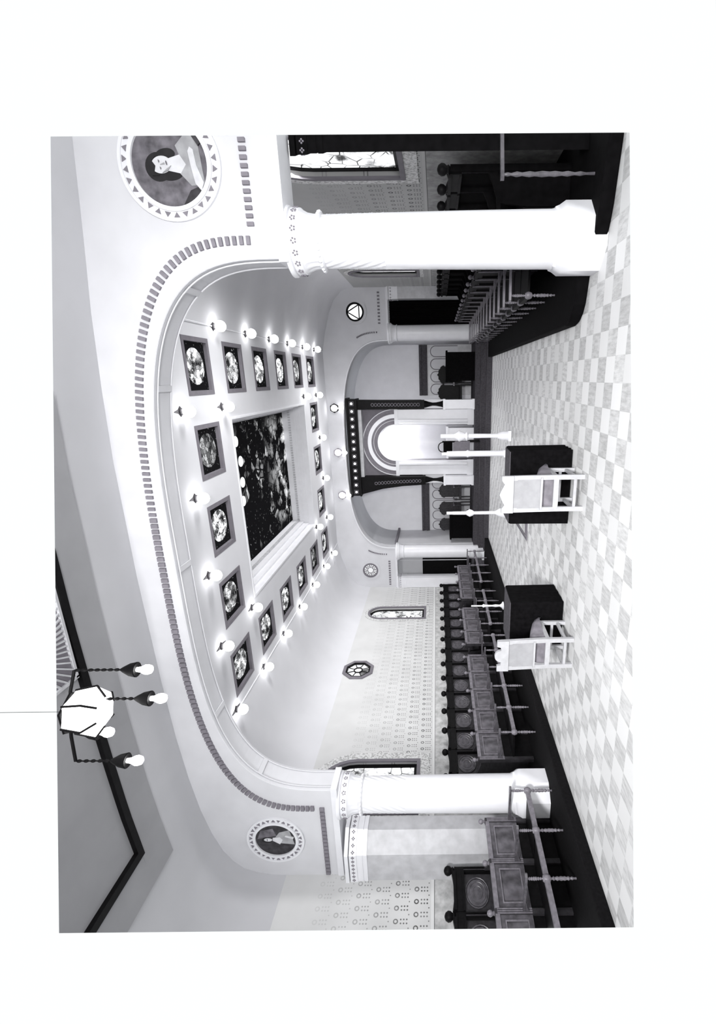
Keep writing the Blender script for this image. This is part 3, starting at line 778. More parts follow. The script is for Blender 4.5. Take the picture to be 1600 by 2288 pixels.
m = M(); m.box(XL, -5.93, 17.44, 17.5, 0.47, 2.36); struct(m.done('wainscot_passage', 'dark', smooth=0))
m = M()
for x in (-6.62, -6.78): m.tube([(x, 17.42, .6), (x, 17.42, 3.25)], .018, 8)
tag(m.done('wall_pipe', 'moulding'), 'pair of pale vertical pipes in the passage left of the chancel arch', 'pipe')
# dark curtain in the right-hand passage
m = M(); pts = [(1.62 + .74 * i / 60, YA + .42 + .03 * math.sin(i * 1.1)) for i in range(61)]
m.prism(pts + [(x, y + .03) for x, y in pts[::-1]], 'XY', .48, 3.24); tag(m.done('curtain', 'black_cloth'), 'black curtain closing the passage at the right of the chancel arch', 'curtain')
# wainscot of the chancel with arched panels
for nm, x0, x1, n, lab in (('wainscot', -.62, 1.13, 4, 'right'), ('wainscot', -5.85, -3.75, 5, 'left')):
    t = thing('wainscot', 'carved wainscot of arched panels under a dark cornice, chancel wall %s of the niche' % lab, 'wainscot', ((x0 + x1) / 2, 18.4, .47))
    w = (x1 - x0) / 2
    m = M(); m.box(-w, w, -.05, -.001, 0, 1.60); m.done('backing', 'plaster' if lab == 'left' else 'marble_grey', t, smooth=0)
    m = M(); m.box(-w, w, -.10, -.05, 1.60, 1.66); m.box(-w, w, -.13, -.001, 1.66, 1.72); m.box(-w, w, -.09, -.001, 1.72, 1.82); m.box(-w, w, -.14, -.001, 1.82, 1.90); m.done('cornice', 'step', t, smooth=0)
    p = 2 * w / n
    for i in range(n):
        xc = -w + (i + .5) * p; m = M(); hw = p * .42
        m.prism([(xc - hw, .5), (xc + hw, .5)] + [(xc + hw * math.cos(PI * k / 12), 1.30 + hw * math.sin(PI * k / 12)) for k in range(13)], 'XZ', -.062, -.049); m.done('arched_panel', 'plaster', t, smooth=0)
        m = M(); m.tube([(xc + hw, -.06, .5)] + [(xc + hw * math.cos(PI * k / 12), -.06, 1.30 + hw * math.sin(PI * k / 12)) for k in range(13)] + [(xc - hw, -.06, .5)], .014, 5); m.done('panel_moulding', 'shade', t)

# ------------------------------------------------------------------ reredos with lit niche
NX = -2.16
t = thing('reredos', 'tall arched niche with bulb-studded dark canopy and flaring side brackets, centre of chancel', 'reredos', (NX, 16.9, .47))
m = M(); r = .61
holeA = [(-r, .02), (r, .02)] + [(r * math.cos(PI * i / 20), 2.70 + r * math.sin(PI * i / 20)) for i in range(21)]
m.holed([(-1.15, 0), (1.15, 0), (1.15, 4.0), (-1.15, 4.0)], [holeA], 'XZ', 0, .22); m.done('front_panel', 'shade', t, smooth=0)
for sgn in (-1, 1):
    m = M(); m.box(min(sgn * .62, sgn * 1.13), max(sgn * .62, sgn * 1.13), -.06, -.001, 0, 2.70); m.box(min(sgn * .60, sgn * 1.16), max(sgn * .60, sgn * 1.16), -.09, -.001, 2.62, 2.74)
    m.box(min(sgn * .60, sgn * 1.15), max(sgn * .60, sgn * 1.15), -.1, -.001, 0, .22); m.lathe([(.07, .22), (.07, 2.62)], (sgn * .74, -.08, 0), 14); m.done('pilaster', 'marble', t)
def arcband(ra, rb, y0, y1, matn, nm):
    mm = M(); k = 30
    mm.prism([(rb * math.cos(PI * i / k), 2.72 + rb * math.sin(PI * i / k)) for i in range(k + 1)] + [(ra * math.cos(PI * i / k), 2.72 + ra * math.sin(PI * i / k)) for i in range(k, -1, -1)], 'XZ', y0, y1); mm.done(nm, matn, t, smooth=30)
arcband(1.13, 1.155, -.05, 0, 'moulding', 'arch_band'); arcband(.98, 1.13, -.03, 0, 'fret', 'arch_band'); arcband(.85, .98, -.06, 0, 'white_paint', 'arch_band'); arcband(.62, .85, -.04, 0, 'fret', 'arch_band')
arcband(.76, .775, -.055, -.035, 'moulding', 'arch_band'); arcband(.61, .635, -.06, 0, 'moulding', 'arch_band')
m = M(); k = 16
pl = [(r * math.cos(PI + PI * i / k) , .22 + .55 * -math.sin(PI + PI * i / k)) for i in range(k + 1)]
rows = [[m.b.verts.new((x, y, z)) for x, y in pl] for z in (0, 2.70)]
for i in range(k): m.b.faces.new((rows[0][i], rows[0][i + 1], rows[1][i + 1], rows[1][i]))
prev = rows[1]
for j in range(1, 9):
    a = PI / 2 * j / 8; cur = [m.b.verts.new((x * math.cos(a), .22 + (y - .22) * math.cos(a), 2.70 + r * math.sin(a))) for x, y in pl]
    for i in range(k): m.b.faces.new((prev[i], prev[i + 1], cur[i + 1], cur[i]))
    prev = cur
bmesh.ops.solidify(m.b, geom=m.b.faces[:], thickness=.03); m.done('niche_shell', 'white_paint', t)
# canopy beam, its bulbs and drop-brackets
m = M(); m.box(-1.80, 1.50, -.42, .1, 3.99, 4.28); m.box(-1.84, 1.54, -.46, .12, 4.26, 4.32); m.box(-1.82, 1.52, -.44, .1, 3.95, 4.0); m.done('canopy', 'dark', t, smooth=0)
m = M(); m.box(-1.15, 1.15, -.30, .0, 3.84, 3.97); m.done('frieze', 'marble_grey', t, smooth=0)
b0 = None
for i in range(13):
    x = -1.66 + 3.02 * i / 12
    m = M(); m.ball((x, -.445, 4.13), .034, n=10)
    o = m.done('canopy_bulb', 'smallbulb', t)
    m = M(); m.box(x - .075, x + .075, -.43, -.41, 4.05, 4.21); m.done('bulb_plate', 'oak', o, smooth=0)
for sgn in (-1, 1):
    x0, x1, fl_ = (1.16, 1.45, 0.02) if sgn > 0 else (-1.16, -1.45, -.32)
    m = M()
    poly = [(x0, 1.80), (x1, 1.80), (x1 + fl_ * .12, 2.5), (x1 + fl_ * .4, 3.2), (x1 + fl_, 3.96), (x0, 3.96)]
    m.prism(poly if sgn > 0 else poly[::-1], 'XZ', -.32, .1); br = m.done('side_bracket', 'dark', t, smooth=0)
    m = M()
    for k in range(15):
        z = 1.9 + k * .11; xx = (x0 + x1) / 2 + fl_ * .35 * max(0, (z - 1.9) / 2) ** 1.5
        m.tube([(xx + .05 * math.cos(a), -.33, z + .045 * math.sin(a)) for a in [2 * PI * q / 10 for q in range(11)]], .010, 5)
    m.done('chain_ornament', 'shade', br)
    xc = (x0 + x1) / 2
    m = M(); m.box(xc - .15, xc + .15, -.34, .1, 0, 1.02); m.box(xc - .17, xc + .17, -.36, .1, .98, 1.06); m.box(xc - .17, xc + .17, -.36, .1, 0, .08); m.done('pedestal', 'white_paint', t, smooth=0)
    m = M(); m.lathe([(.12, 1.06), (.09, 1.12), (.055, 1.3), (.05, 1.42), (.08, 1.55), (.11, 1.64), (.12, 1.7)], (xc, -.1, 0), 16); m.box(xc - .14, xc + .14, -.28, .1, 1.70, 1.81); m.done('baluster', 'dark', t)
    m = M(); m.box(xc - .15, xc + .15, .02, .12, 1.06, 1.8); m.done('back_slab', 'marble', t, smooth=0)
nl = bpy.data.lights.new('niche_lamp', 'POINT'); nl.energy = NICHE_W; nl.shadow_soft_size = .08
no = bpy.data.objects.new('niche_lamp', nl); col.objects.link(no); no.location = (NX, 17.1, 3.45)
# white altar table inside the niche
m = M(); m.box(-.5, .5, -.2, .25, 0, .88); m.box(-.55, .55, -.25, .28, .88, .95); m.bevel(.01)
tag(m.done('altar_table', 'white_paint', None, 0, (NX, 16.98, .471)), 'small white altar table standing in the lit niche', 'altar')
# hexagonal lamps above the niche
for k, (x, z, lab) in enumerate(((-.93, 5.14, 'right'), (-2.40, 5.12, 'middle'), (-3.89, 5.08, 'left'))):
    w = thing('wall_lamp', 'hexagonal lamp on the wall above the niche canopy, the %s one of three' % lab, 'wall lamp', (x, YA, z), 0, 'hexagonal lamps above the niche')
    m = M(); hexa = lambda r: [(r * math.cos(PI / 3 * i), r * math.sin(PI / 3 * i)) for i in range(6)]
    m.holed(hexa(.155), [hexa(.10)], 'XZ', -.05, -.001); m.done('hexagonal_rim', 'dark' if k == 0 else 'shade', w, smooth=0)
    m = M(); m.ball((0, -.05, 0), .105, (1, .6, 1), 18); m.done('lamp_glass', 'smallbulb', w)
    m = M(); m.ball((0, -.08, -.26), .06, n=12); m.tube([(0, -.06, -.1), (0, -.08, -.21)], .012, 6); m.done('pendant_bulb', 'smallbulb', w)

# ------------------------------------------------------------------ choir stalls
PITCH = .63
def spindle(mm, x, y, z0, z1, r):
    h = z1 - z0; prof = []
    pat = [(.45, 0), (.7, .04), (.45, .08), (.95, .14), (.6, .2), (1.0, .28), (.72, .34), (1.05, .42), (.8, .5), (1.0, .56), (.65, .64), (.95, .7), (.5, .78), (.8, .84), (.45, .9), (.6, 1)]
    mm.lathe([(r * a, z0 + h * (1 - b2)) for a, b2 in pat[::-1]], (x, y, 0), 12)
def front_stall(width=PITCH, end=False, right=False):  # right: shade of the unlit right row is put into darker materials
    """one bay of the front row; x forward to the aisle, y along the row"""
    t = thing('choir_stall', 'x', 'choir stall')
    w = width
    m = M(); m.box(-.03, .035, -.035, .035, 0, .96)
    m.bevel(.004); m.done('post', 'oak', t, smooth=0)
    m = M()
    for dy in (-.024, 0, .024): m.box(.034, .048, dy - .006, dy + .006, .50, .93)
    m.done('edge_bead', 'oak_light', t, smooth=0)
    m = M(); m.lathe([(.018, .95), (.026, .965), (.016, .98), (.034, 1.0), (.038, 1.02), (.026, 1.045), (.004, 1.055)], (0, 0, 0), 12); m.done('finial', 'oak_light', t)
    if not end:
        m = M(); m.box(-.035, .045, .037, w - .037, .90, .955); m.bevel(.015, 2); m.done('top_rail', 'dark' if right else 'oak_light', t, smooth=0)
        wide = w > .4
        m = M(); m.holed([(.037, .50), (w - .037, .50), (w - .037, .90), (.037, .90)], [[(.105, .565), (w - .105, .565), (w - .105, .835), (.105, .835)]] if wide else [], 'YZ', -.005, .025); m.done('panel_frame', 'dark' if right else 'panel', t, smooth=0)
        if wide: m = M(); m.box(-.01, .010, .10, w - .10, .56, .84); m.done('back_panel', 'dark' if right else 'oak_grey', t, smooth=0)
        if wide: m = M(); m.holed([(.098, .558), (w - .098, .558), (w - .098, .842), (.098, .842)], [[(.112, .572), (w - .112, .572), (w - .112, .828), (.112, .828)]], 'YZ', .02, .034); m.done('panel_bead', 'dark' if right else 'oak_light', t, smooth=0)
        m = M(); m.box(-.02, .0, .037, w - .037, .0, .50); m.done('lower_back', 'dark', t, smooth=0)
        m = M(); m.prism([(.0, .325), (.55, .335), (.55, .365), (.0, .355)], 'XZ', .03, w - .03); m.done('seat', 'dark', t, smooth=0)
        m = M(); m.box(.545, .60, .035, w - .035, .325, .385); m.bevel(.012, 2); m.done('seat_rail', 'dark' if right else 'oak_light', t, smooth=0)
    m = M(); m.lathe([(.034, .31), (.044, .33), (.05, .355), (.044, .38), (.03, .40)], (.572, 0, 0), 14); m.done('rail_boss', 'oak_light', t)
    m = M(); spindle(m, .572, 0, 0, .315, .024); m.done('front_leg', 'oak_light', t)
    m = M(); spindle(m, .572, 0, .395, .585, .021); m.done('arm_spindle', 'oak_light', t)
    m = M(); m.prism([(.02, -.018), (.30, -.016), (.44, -.030), (.56, -.038), (.63, -.030), (.655, 0), (.63, .030), (.56, .038), (.44, .030), (.30, .016), (.02, .018)], 'XY', .588, .618)
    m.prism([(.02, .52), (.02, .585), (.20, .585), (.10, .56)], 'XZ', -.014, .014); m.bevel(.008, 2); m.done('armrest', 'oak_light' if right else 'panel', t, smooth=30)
    return t
def back_stall(width=PITCH, end=False, oval=True):  # no oval means right row, its shade put into a darker matte colour
    """one bay of the raised rear row against the wall"""
    t = thing('choir_stall', 'x', 'choir stall'); w = width
    m = M(); m.box(-.03, .04, -.04, .04, 0, 1.42)
    for dy in (-.024, 0, .024): m.box(.035, .052, dy - .007, dy + .007, .85, 1.28)
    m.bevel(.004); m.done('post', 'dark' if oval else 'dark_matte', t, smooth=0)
    m = M(); m.box(.03, .05, -.008, .008, .86, 1.28); m.done('edge_bead', 'oak_light', t, smooth=0)
    m = M(); m.lathe([(.03, 1.42), (.05, 1.44), (.04, 1.46), (.062, 1.49), (.066, 1.525), (.045, 1.56), (.01, 1.575)], (.01, 0, 0), 14); m.done('finial', 'dark', t)
    if not end:
        m = M(); m.prism([(.042, 1.28), (.042, 1.46)] + [(.042 + (w - .084) * i / 8, 1.46 - .03 * math.sin(PI * i / 8)) for i in range(1, 9)] + [(w - .042, 1.28)], 'YZ', -.03, .05); m.box(.05, .085, .042, w - .042, 1.40, 1.44); m.box(.05, .07, .042, w - .042, 1.28, 1.31); m.done('cornice', 'dark', t, smooth=0)
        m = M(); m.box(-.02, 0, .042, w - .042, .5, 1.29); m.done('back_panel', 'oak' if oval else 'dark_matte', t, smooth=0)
        if oval:
            m = M(); m.prism([(w / 2 + .19 * math.cos(2 * PI * i / 24), 1.10 + .15 * math.sin(2 * PI * i / 24)) for i in range(24)], 'YZ', 0, .012)
            for rr in (.21, .15, .09): m.tube([(.012, w / 2 + rr * math.cos(2 * PI * i / 20), 1.10 + rr * .78 * math.sin(2 * PI * i / 20)) for i in range(21)], .009, 5)
            m.done('carved_oval', 'panel', t)
        m = M(); m.box(0, .42, .04, w - .04, .50, .54); m.done('seat', 'dark', t, smooth=0)
        m = M(); m.box(.38, .41, .04, w - .04, 0, .5); m.done('seat_front', 'dark', t, smooth=0)
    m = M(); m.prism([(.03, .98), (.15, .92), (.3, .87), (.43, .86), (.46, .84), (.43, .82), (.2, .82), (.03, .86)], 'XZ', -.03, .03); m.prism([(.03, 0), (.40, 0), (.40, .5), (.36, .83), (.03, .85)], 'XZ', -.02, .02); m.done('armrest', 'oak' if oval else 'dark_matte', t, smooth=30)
    return t
PROTO = {}
def put_stall(kind, x, y, rz, label, group, w=PITCH, end=False, z=.14):
    key = (kind, round(w, 2), end, rz > 1)
    if key not in PROTO:
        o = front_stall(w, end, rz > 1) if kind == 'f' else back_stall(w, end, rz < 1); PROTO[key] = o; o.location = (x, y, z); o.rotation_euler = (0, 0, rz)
    else: o = copy_tree(PROTO[key], (x, y, z), rz)
    o['label'] = label; o['group'] = group; return o
XF, XBK = -6.30, -7.05
def row(ys, kind, side, blk, group):
    """bays between successive post positions, plus an end post"""
    n = len(ys) - 1
    word = 'front' if kind == 'f' else 'raised rear'
    for i, y in enumerate(ys):
        end = i == n
        w = .63 if end else round(ys[i + 1] - y, 2)
        if end: lab = 'end post and armrest closing the %s %s stalls %s' % (word, side, blk)
        else: lab = 'dark choir stall, %s %s row %s, %s from near end' % (word, side, blk, ORD[i])
        if side == 'left': put_stall(kind, XF if kind == 'f' else XBK, y, 0, lab, group, w, end)
        else:
            yy = ys[0] if end else ys[i + 1]
            put_stall(kind, 1.62 if kind == 'f' else 2.35, yy, PI, lab, group, w, end)
def yspan(a, b2, n): return [a + (b2 - a) * i / n for i in range(n + 1)]
G1, G2, G3, G4 = 'front stalls on the left', 'rear stalls on the left', 'front stalls on the right', 'rear stalls on the right'
row(yspan(3.57, 5.48, 3), 'f', 'left', 'before the near column', G1)
row(yspan(6.68, 9.86, 5), 'f', 'left', 'past the near column', G1)
row(yspan(10.42, 12.28, 3), 'f', 'left', 'midway down the hall', G1)
row(yspan(12.94, 15.50, 4), 'f', 'left', 'beside the chancel steps', G1)
row(yspan(4.03, 5.30, 2), 'b', 'left', 'before the near column', G2)
row(yspan(7.06, 15.58, 14), 'b', 'left', 'past the near column', G2)
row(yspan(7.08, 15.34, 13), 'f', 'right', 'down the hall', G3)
row(yspan(6.62, 15.44, 14), 'b', 'right', 'down the hall', G4)

sa = thing('stall_arm', 'turned post carrying a worn level armrest, before the dark corner pier at far right', 'armrest', (1.94, 5.62, .14))
m = M(); spindle(m, 0, 0, 0, .91, .026); m.done('turned_post', 'panel', sa)
m = M(); m.prism([(-.06, -.02), (-.03, -.04), (.02, -.03), (.42, .085), (.42, .135), (.0, .03), (-.05, .02)], 'XY', .91, .945); m.clip_at((1.94, 5.62, .14)); m.done('armrest', 'panel', sa, smooth=0)
def clip_thing(root):
    for o in kids(root):
        mm = M(); mm.b.from_mesh(o.data); mm.clip_at(root.location)
        if len(mm.b.faces) == 0: mm.b.free(); bpy.data.objects.remove(o); continue
        me = o.data.copy(); mm.b.to_mesh(me); mm.b.free(); o.data = me
for o in [o for o in col.objects if o.get('category') == 'choir stall' and o.location.x < -6 and o.location.y < 4.1]: clip_thing(o)

# ------------------------------------------------------------------ chairs, draped altars, candlesticks
def pale_chair(label, loc, w, crest):
    """pale wooden chair seen from behind, facing the altar (+y)"""
    t = thing('wooden_chair', label, 'chair', loc, 0, 'pale wooden chairs facing the altars'); t.scale = (1, .86, 1); h = w / 2
    for sx in (-1, 1):
        m = M(); x = sx * h
        m.prism([(-.03, 0), (.02, 0), (.02, .36), (-.04, .99), (-.085, .99), (-.035, .36)], 'YZ', x - .028, x + .028); m.bevel(.006); m.done('rear_leg', 'pale_wood', t, smooth=0)
        m = M(); m.box(x - .024, x + .024, .50, .55, 0, .37); m.bevel(.006); m.done('front_leg', 'pale_wood', t, smooth=0)
        m = M(); m.box(x - .018, x + .018, .02, .50, .09, .125); m.done('side_stretcher', 'pale_wood', t, smooth=0)
        m = M(); m.box(x - .024, x + .024, .02, .50, .31, .36); m.done('side_rail', 'pale_wood', t, smooth=0)
    m = M(); m.box(-h, h, -.02, .01, .09, .125); m.done('rear_stretcher', 'pale_wood', t, smooth=0)
    m = M(); m.box(-h, h, .505, .54, .16, .195); m.done('front_stretcher', 'pale_wood', t, smooth=0)
    m = M(); m.box(-h, h, -.035, .01, .305, .365); m.bevel(.006); m.done('seat_rail', 'pale_wood', t, smooth=0)
    m = M(); m.box(-h, h, .505, .545, .31, .36); m.bevel(.006); m.done('seat_rail', 'pale_wood', t, smooth=0)
    m = M(); Z = lambda z: -.04 * (z - .36) / .63 - .012
    A = [(-h + .02, Z(.52), .52), (h - .02, Z(.52), .52), (h - .02, Z(.86), .86), (-h + .02, Z(.86), .86)]
    for dy, fl_ in ((-.012, 0), (.012, 1)): pass
    v = [m.b.verts.new((x, y + d, z)) for d in (-.03, -.005) for x, y, z in A]
    for q in ((0, 1, 2, 3), (7, 6, 5, 4), (0, 4, 5, 1), (1, 5, 6, 2), (2, 6, 7, 3), (3, 7, 4, 0)): m.b.faces.new([v[i] for i in q])
    m.done('back_panel', 'pale_panel', t, smooth=0)
    m = M(); m.box(-h, h, -.065, -.03, .50, .525); m.done('lower_back_rail', 'pale_wood', t, smooth=0)
    if crest == 'lobe':
        P = [(-h - .03, .85), (h + .03, .85), (h + .03, 1.0), (h - .05, 1.0), (h - .06, .955)] + [(.085 * math.cos(a) + .0, .945 + .085 * math.sin(a)) for a in [PI * k / 12 for k in range(13)]] + [(-h + .06, .955), (-h + .05, 1.0), (-h - .03, 1.0)]
    else:
        P = [(-h - .03, .85), (h + .03, .85), (h + .03, .985), (h - .03, .985), (h - .07, .955), (.07, .985), (0, 1.015), (-.07, .985), (-h + .07, .955), (-h + .03, .985), (-h - .03, .985)]
    m = M(); m.prism(P, 'XZ', -.10, -.055); m.bevel(.007); m.done('crest_rail', 'pale_wood', t, smooth=0)
    m = M()
    rows = []
    for y, zt, ww in ((.03, .50, h - .02), (.10, .54, h + .0), (.25, .52, h + .03), (.42, .47, h + .07), (.53, .42, h + .08), (.56, .38, h + .06)):
        rows.append([m.b.verts.new(p) for p in ((-ww, y, .36), (ww, y, .36), (ww, y, zt - .05), (ww * .86, y, zt), (0, y, zt + .012), (-ww * .86, y, zt), (-ww, y, zt - .05))])
    for a, b2 in zip(rows, rows[1:]):
        for i in range(7): m.b.faces.new((a[i], a[(i + 1) % 7], b2[(i + 1) % 7], b2[i]))
    m.b.faces.new(rows[0][::-1]); m.b.faces.new(rows[-1]); m.done('seat_cushion', 'cushion', t, smooth=60)
    return t
pale_chair('pale wooden chair with plain wavy crest, before the right-hand black altar', (-1.335, 5.60, 0), .39, 'plain')
pale_chair('pale wooden chair with round lobe on its crest, before the left-hand black altar', (-3.46, 5.50, 0), .38, 'lobe')
def altar(label, x0, x1, y0, y1, h):
    t = thing('draped_altar', label, 'altar', ((x0 + x1) / 2, (y0 + y1) / 2, 0), 0, 'altars under black cloths'); w, d = (x1 - x0) / 2, (y1 - y0) / 2
    m = M(); m.box(-w + .03, w - .03, -d + .03, d - .03, .001, h - .012); m.done('body', 'dark', t, smooth=0)
    m = M(); n = 96; top_ = []; mid = []; bot = []
    def sq(a, hw, hd):
        c, s_ = math.cos(a), math.sin(a); k = 1 / max(abs(c), abs(s_)); return hw * c * k, hd * s_ * k
    for i in range(n):
        a = 2 * PI * i / n; x, y = sq(a, w, d)
        f = 1 + .012 * math.sin(11 * a) + .008 * math.sin(23 * a)
        top_.append(m.b.verts.new((x * .985, y * .985, h))); mid.append(m.b.verts.new((x, y, h - .025))); bot.append(m.b.verts.new((x * f * 1.01, y * f * 1.015, .012)))
    m.b.faces.new(top_)
    for a, b2 in ((bot, mid), (mid, top_)):
        for i in range(n): m.b.faces.new((a[i], a[(i + 1) % n], b2[(i + 1) % n], b2[i]))
    m.done('black_drape', 'black_cloth', t, smooth=50)
    m = M(); m.box(-w * .96, w * .96, -d * .93, d * .93, h + .001, h + .012); m.done('altar_top', 'step', t, smooth=0)
altar('black draped altar behind the right-hand pale chair', -1.88, -.90, 6.13, 6.58, .80)
altar('black draped altar behind the left-hand pale chair, nearest the left stalls', -3.74, -3.00, 6.04, 6.62, .74)
def candlestick(label, loc, h, kind):
    t = thing('candlestick', label, 'candlestick', loc, 0, 'tall white candlesticks')
    if kind == 'ornate':
        m = M(); m.box(-.12, .12, -.12, .12, 0, .06); m.lathe([(.12, .06), (.105, .1), (.11, .2), (.085, .26), (.07, .30)], n=16); m.done('base', 'white_paint', t)
        m = M(); m.lathe([(.055, .29), (.05, .5), (.055, .98), (.05, 1.0)], n=16); m.done('shaft', 'white_paint', t)
        m = M(); m.lathe([(.05, 1.0), (.12, 1.03), (.06, 1.08), (.11, 1.16), (.13, 1.22), (.07, 1.3), (.05, 1.34)], n=18); m.done('drip_pan', 'white_paint', t)
        m = M(); m.lathe([(.055, 1.34), (.05, h)], n=14); m.done('candle', 'white_paint', t)
    elif kind == 'plain':
        m = M(); m.box(-.10, .10, -.10, .10, 0, .07); m.box(-.085, .085, -.085, .085, .07, .12); m.done('base', 'white_paint', t, smooth=0)
        m = M(); m.lathe([(.075, .12), (.07, .2), (.072, .95), (.09, 1.0), (.07, 1.04), (.065, h - .12)], n=18); m.done('shaft', 'white_paint', t)
        m = M(); m.lathe([(.04, h - .12), (.04, h)], n=12); m.done('candle', 'white_paint', t)
    elif kind == 'flared':
        m = M(); m.box(-.13, .13, -.13, .13, 0, .05); m.lathe([(.13, .05), (.12, .12), (.13, .2), (.10, .3), (.06, .37), (.045, .40)], n=16); m.done('base', 'white_paint', t)
        m = M(); m.lathe([(.04, .39), (.038, .9), (.07, .94), (.09, 1.0), (.06, 1.06), (.04, 1.08), (.038, h - .14)], n=16); m.done('shaft', 'white_paint', t)
        m = M(); m.lathe([(.036, h - .14), (.036, h)], n=12); m.done('candle', 'white_paint', t)
    else:
        m = M(); m.lathe([(.10, 0), (.10, .02), (.05, .05), (.03, .09)], n=16); m.done('base', 'white_paint', t)
        m = M(); m.lathe([(.024, .09), (.035, .2), (.022, .28), (.03, .45), (.045, .5), (.02, .53)], n=14); m.done('shaft', 'white_paint', t)
        m = M(); m.lathe([(.018, .53), (.018, h)], n=10); m.done('candle', 'white_paint', t)
candlestick('tall white candlestick with broad ornate drip pan, rightmost beyond the right altar', (-1.33, 11.5, .001), 1.66, 'ornate')
candlestick('tall plain thick white candlestick rising behind the right altar', (-1.79, 11.75, .001), 1.63, 'plain')
candlestick('tall slender white candlestick with flared base, at the left of the right-hand chair', (-3.03, 10.78, .001), 1.54, 'flared')
candlestick('short white candlestick on the edge of the left platform beside the stalls', (-5.42, 10.75, .141), .80, 'short')
# triangular frame lying on the floor
m = M(); P = [Vector((-3.12, 10.55)), Vector((-2.55, 8.91)), Vector((-3.07, 8.87))]
cen = (P[0] + P[1] + P[2]) / 3
inn = lambda k: [tuple(cen + (p - cen) * k) for p in P]
m.holed(inn(1), [inn(.86)], 'XY', .001, .02); m.holed(inn(.70), [inn(.62)], 'XY', .001, .015)
tag(m.done('triangle_frame', 'shade', smooth=0), 'flat dark triangular frame on the floor, left of the right-hand altar', 'floor ornament')

# ------------------------------------------------------------------ chancel furniture
def lectern_chair():
    t = thing('throne_chair', 'dark upright chair with looped crest and grey lower panel, on the steps before the niche', 'chair', (-2.22, 16.195, .315))
    for sx in (-1, 1):
        for y in (-.14, .12): m = M(); m.box(sx * .18 - .025, sx * .18 + .025, y - .025, y + .025, 0, .34 if y > 0 else 1.26); m.done('leg', 'dark', t, smooth=0)
    m = M(); m.box(-.2, .2, -.17, .14, .34, .40); m.done('seat', 'dark', t, smooth=0)
    m = M(); m.prism([(-.20, .34), (.20, .34), (.2, .82), (.12, .90), (-.12, .90), (-.2, .82)], 'XZ', -.19, -.165); m.done('lower_panel', 'fret', t, smooth=0)
    m = M(); m.box(-.18, .18, -.17, -.145, .92, 1.22); m.done('upper_panel', 'black_cloth', t, smooth=0)
    m = M(); m.tube([(-.18, -.15, 1.22)] + [(.16 * math.cos(PI - PI * k / 12), -.15, 1.25 + .14 * math.sin(PI * k / 12)) for k in range(13)] + [(.18, -.15, 1.22)], .016, 8); m.done('crest_loop', 'dark', t)
lectern_chair()
def high_chair(label, loc, matn='dark', s=1.0):
    t = thing('high_backed_chair', label, 'chair', loc, 0, 'dark high-backed chairs in the chancel')
    w = .27 * s
    m = M(); m.prism([(-w, .4), (w, .4), (w, .98), (w * 1.15, 1.02), (w * .95, 1.12), (w * .75, 1.14), (w * .5, 1.2), (w * .2, 1.2), (0, 1.25), (-w * .2, 1.2), (-w * .5, 1.2), (-w * .75, 1.14), (-w * .95, 1.12), (-w * 1.15, 1.02), (-w, .98)], 'XZ', .2, .25); m.done('backrest', matn, t, smooth=0)
    m = M(); m.box(-w, w, -.27, .22, .38, .46); m.bevel(.015); m.done('seat', matn, t, smooth=0)
    for sx in (-1, 1):
        m = M(); m.box(sx * w - .025, sx * w + .025, -.26, .2, .64, .68); m.done('armrest', 'oak_light', t, smooth=0)
        m = M(); m.box(sx * w - .02, sx * w + .02, -.25, -.21, 0, .64); m.done('front_leg', matn, t, smooth=0)
        m = M(); m.box(sx * w - .02, sx * w + .02, .2, .24, 0, .4); m.done('rear_leg', matn, t, smooth=0)
high_chair('black high-backed chair in the chancel, right of the niche beside the column', (.10, 17.75, .471), 'dark', 1.05)
high_chair('black high-backed chair in the chancel, immediately right of the niche', (-.52, 17.75, .471), 'dark', 1.0)
high_chair('dark grey high-backed chair in the chancel, immediately left of the niche', (-4.15, 17.75, .471), 'oak', .9)
high_chair('dark grey high-backed chair in the chancel, middle of the left three', (-4.85, 17.75, .471), 'oak', .9)
high_chair('dark grey high-backed chair in the chancel, leftmost, behind the black desk', (-5.5, 17.75, .471), 'oak', .85)
m = M(); m.box(-.42, .42, -.2, .2, 0, .78); m.box(-.46, .46, -.24, .24, .78, .84); m.bevel(.01)
d_ = thing('draped_desk', 'large black desk at the left of the chancel beside the column', 'desk', (-5.25, 16.95, .471))
m.done('desk_body', 'black_cloth', d_, smooth=0)
m = M(); m.box(.42, .60, -.1, .1, .12, .2); m.done('foot_bracket', 'dark', d_, smooth=0)
m = M(); m.box(-.45, .45, -.23, -.2, 0, .9); m.box(-.5, .5, -.26, .2, .9, .96)
d_ = thing('draped_desk', 'wide black desk at the right of the chancel in front of the high-backed chairs', 'desk', (.35, 16.85, .471))
m.done('desk_body', 'black_cloth', d_, smooth=0)

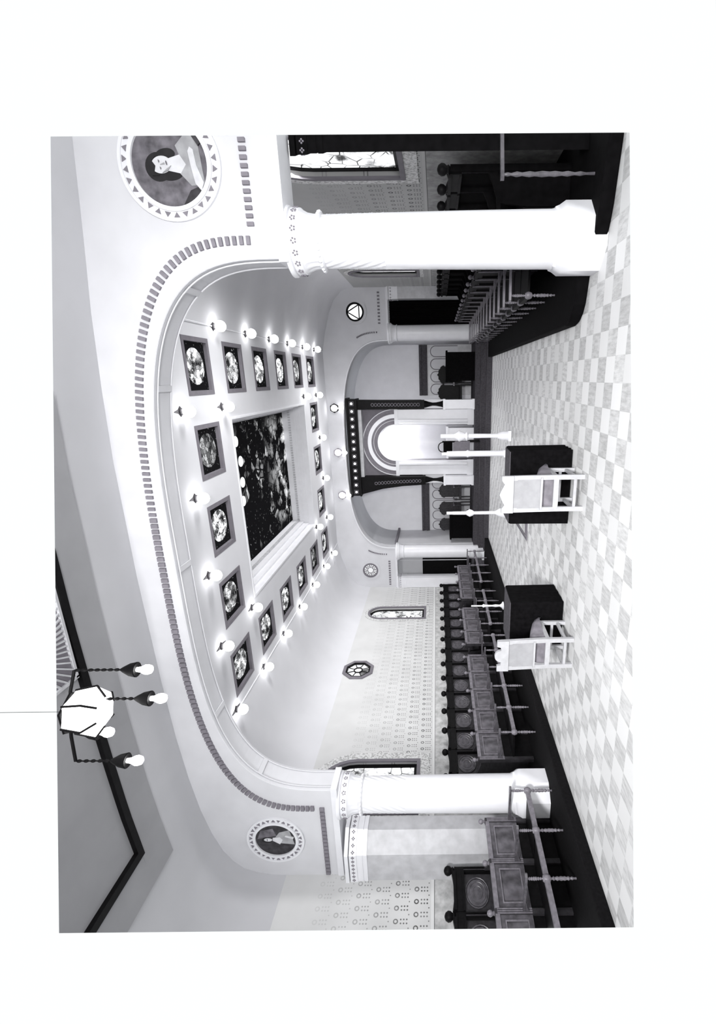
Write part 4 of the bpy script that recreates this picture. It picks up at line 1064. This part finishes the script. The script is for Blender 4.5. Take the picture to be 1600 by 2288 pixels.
# ------------------------------------------------------------------ chandelier and ceiling grille
CHX, CHY = -2.27, 2.9
ch = thing('chandelier', 'hanging lantern with white hexagonal glass and bare bulbs on chains, upper left foreground', 'chandelier', (CHX, CHY, 4.28))
m = M(); rr = [.15, .15, .12]; zz = [-.02, .13, .22]
def hexring(r, z): return [(r * math.cos(PI / 3 * i + .35), r * math.sin(PI / 3 * i + .35), z) for i in range(6)]
H0, H1, H2 = [[m.b.verts.new(p) for p in hexring(r, z)] for r, z in ((.10, -.12), (.18, -.06), (.15, .09))]
for a, b2 in ((H0, H1), (H1, H2)):
    for i in range(6): m.b.faces.new((a[i], a[(i + 1) % 6], b2[(i + 1) % 6], b2[i]))
m.b.faces.new(H0[::-1]); m.b.faces.new(H2); m.done('lantern_glass', 'lantern_glass', ch, smooth=0)
m = M()
for i in range(6):
    for (ra, za), (rb, zb) in (((.102, -.122), (.183, -.06)), ((.183, -.06), (.153, .093))):
        a, b2 = hexring(ra, za)[i], hexring(rb, zb)[i]; m.tube([a, b2], .008, 6)
m.lathe([(.155, .088), (.16, .10), (.1, .12), (.03, .13)], n=6); m.done('lantern_frame', 'iron', ch)
ARMS = [(.265, 1.0, 3.90, 0), (.075, .35, 3.79, 1), (-.17, -.1, 4.19, 2), (-.37, -.6, 3.98, 3)]
EDG = 4.62
m = M(); m.lathe([(.07, .115), (.08, .13), (.04, .145), (.02, .15)], n=16)
for dx, dy, zb, k in ARMS: m.tube([(0, 0, .135), (dx * .5, dy * .06, .14), (dx, dy * .12, .125)], .011, 8)
m.done('arm_spider', 'iron', ch)
for dx, dy, zb, k in ARMS:
    px, py, pz = dx, dy * .12, zb - 4.28
    s_ = thing('pendant', '', '', (px, py, pz)); del s_['label']; del s_['category']; s_.parent = ch; s_.name = 'pendant'
    m = M(); zc = .16
    n = max(2, int((4.28 + .125 - zb - .17) / .045))
    for i in range(n):
        z = .17 + (4.28 + .125 - zb - .17) * (i + .5) / n
        m.ball((0, 0, z), .012, (1, 1, 1.7), 8)
    m.tube([(0, 0, .15), (0, 0, 4.28 + .125 - zb)], .005, 6); m.done('chain', 'iron', s_)
    m = M(); m.lathe([(.008, .17), (.02, .15), (.045, .10), (.055, .05), (.05, .045), (.03, .05)], n=16); m.done('bulb_holder', 'iron', s_)
    m = M(); m.lathe([(.016, .05), (.02, .02), (.034, -.01), (.036, -.03), (.028, -.055), (.008, -.068)], n=16); m.done('bulb', 'bulb', s_)
m = M(); m.tube([(0, 0, .14), (0, 0, 1.24)], .0016, 6); m.done('suspension_wire', 'iron', ch)
g = thing('ceiling_grille', 'fan-patterned pale ventilation grille in the dark-lined ceiling recess, upper left', 'grille', (-2.36, 3.6, 5.46))
goff = Vector((-2.36, 3.6, 5.46))
def gfin(mm, nm, mat):
    bmesh.ops.translate(mm.b, vec=goff, verts=mm.b.verts[:]); mm.clip(); bmesh.ops.translate(mm.b, vec=-goff, verts=mm.b.verts[:]); mm.done(nm, mat, g, smooth=0)
m = M(); m.prism([(-.52, -.3), (-.52, .62), (.52, .62), (.52, -.3)], 'XY', .0, .03); gfin(m, 'backing', 'shade')
m = M()
for i in range(30):
    a = R(12 + 156 * i / 29); d = Vector((math.cos(a), math.sin(a)))
    m.box(.16, min(.62 / max(.05, abs(math.sin(a))), .5 / max(.02, abs(math.cos(a)))), -.008, .008, -.02, .002, Matrix.Rotation(a, 4, 'Z'))
gfin(m, 'slats', 'marble_grey')
m = M(); m.box(-.52, .52, .60, .63, -.025, .01); m.box(-.53, -.50, -.3, .63, -.025, .01); m.box(.50, .53, -.3, .63, -.025, .01); gfin(m, 'rim', 'marble_grey')
bpy.context.view_layer.update()
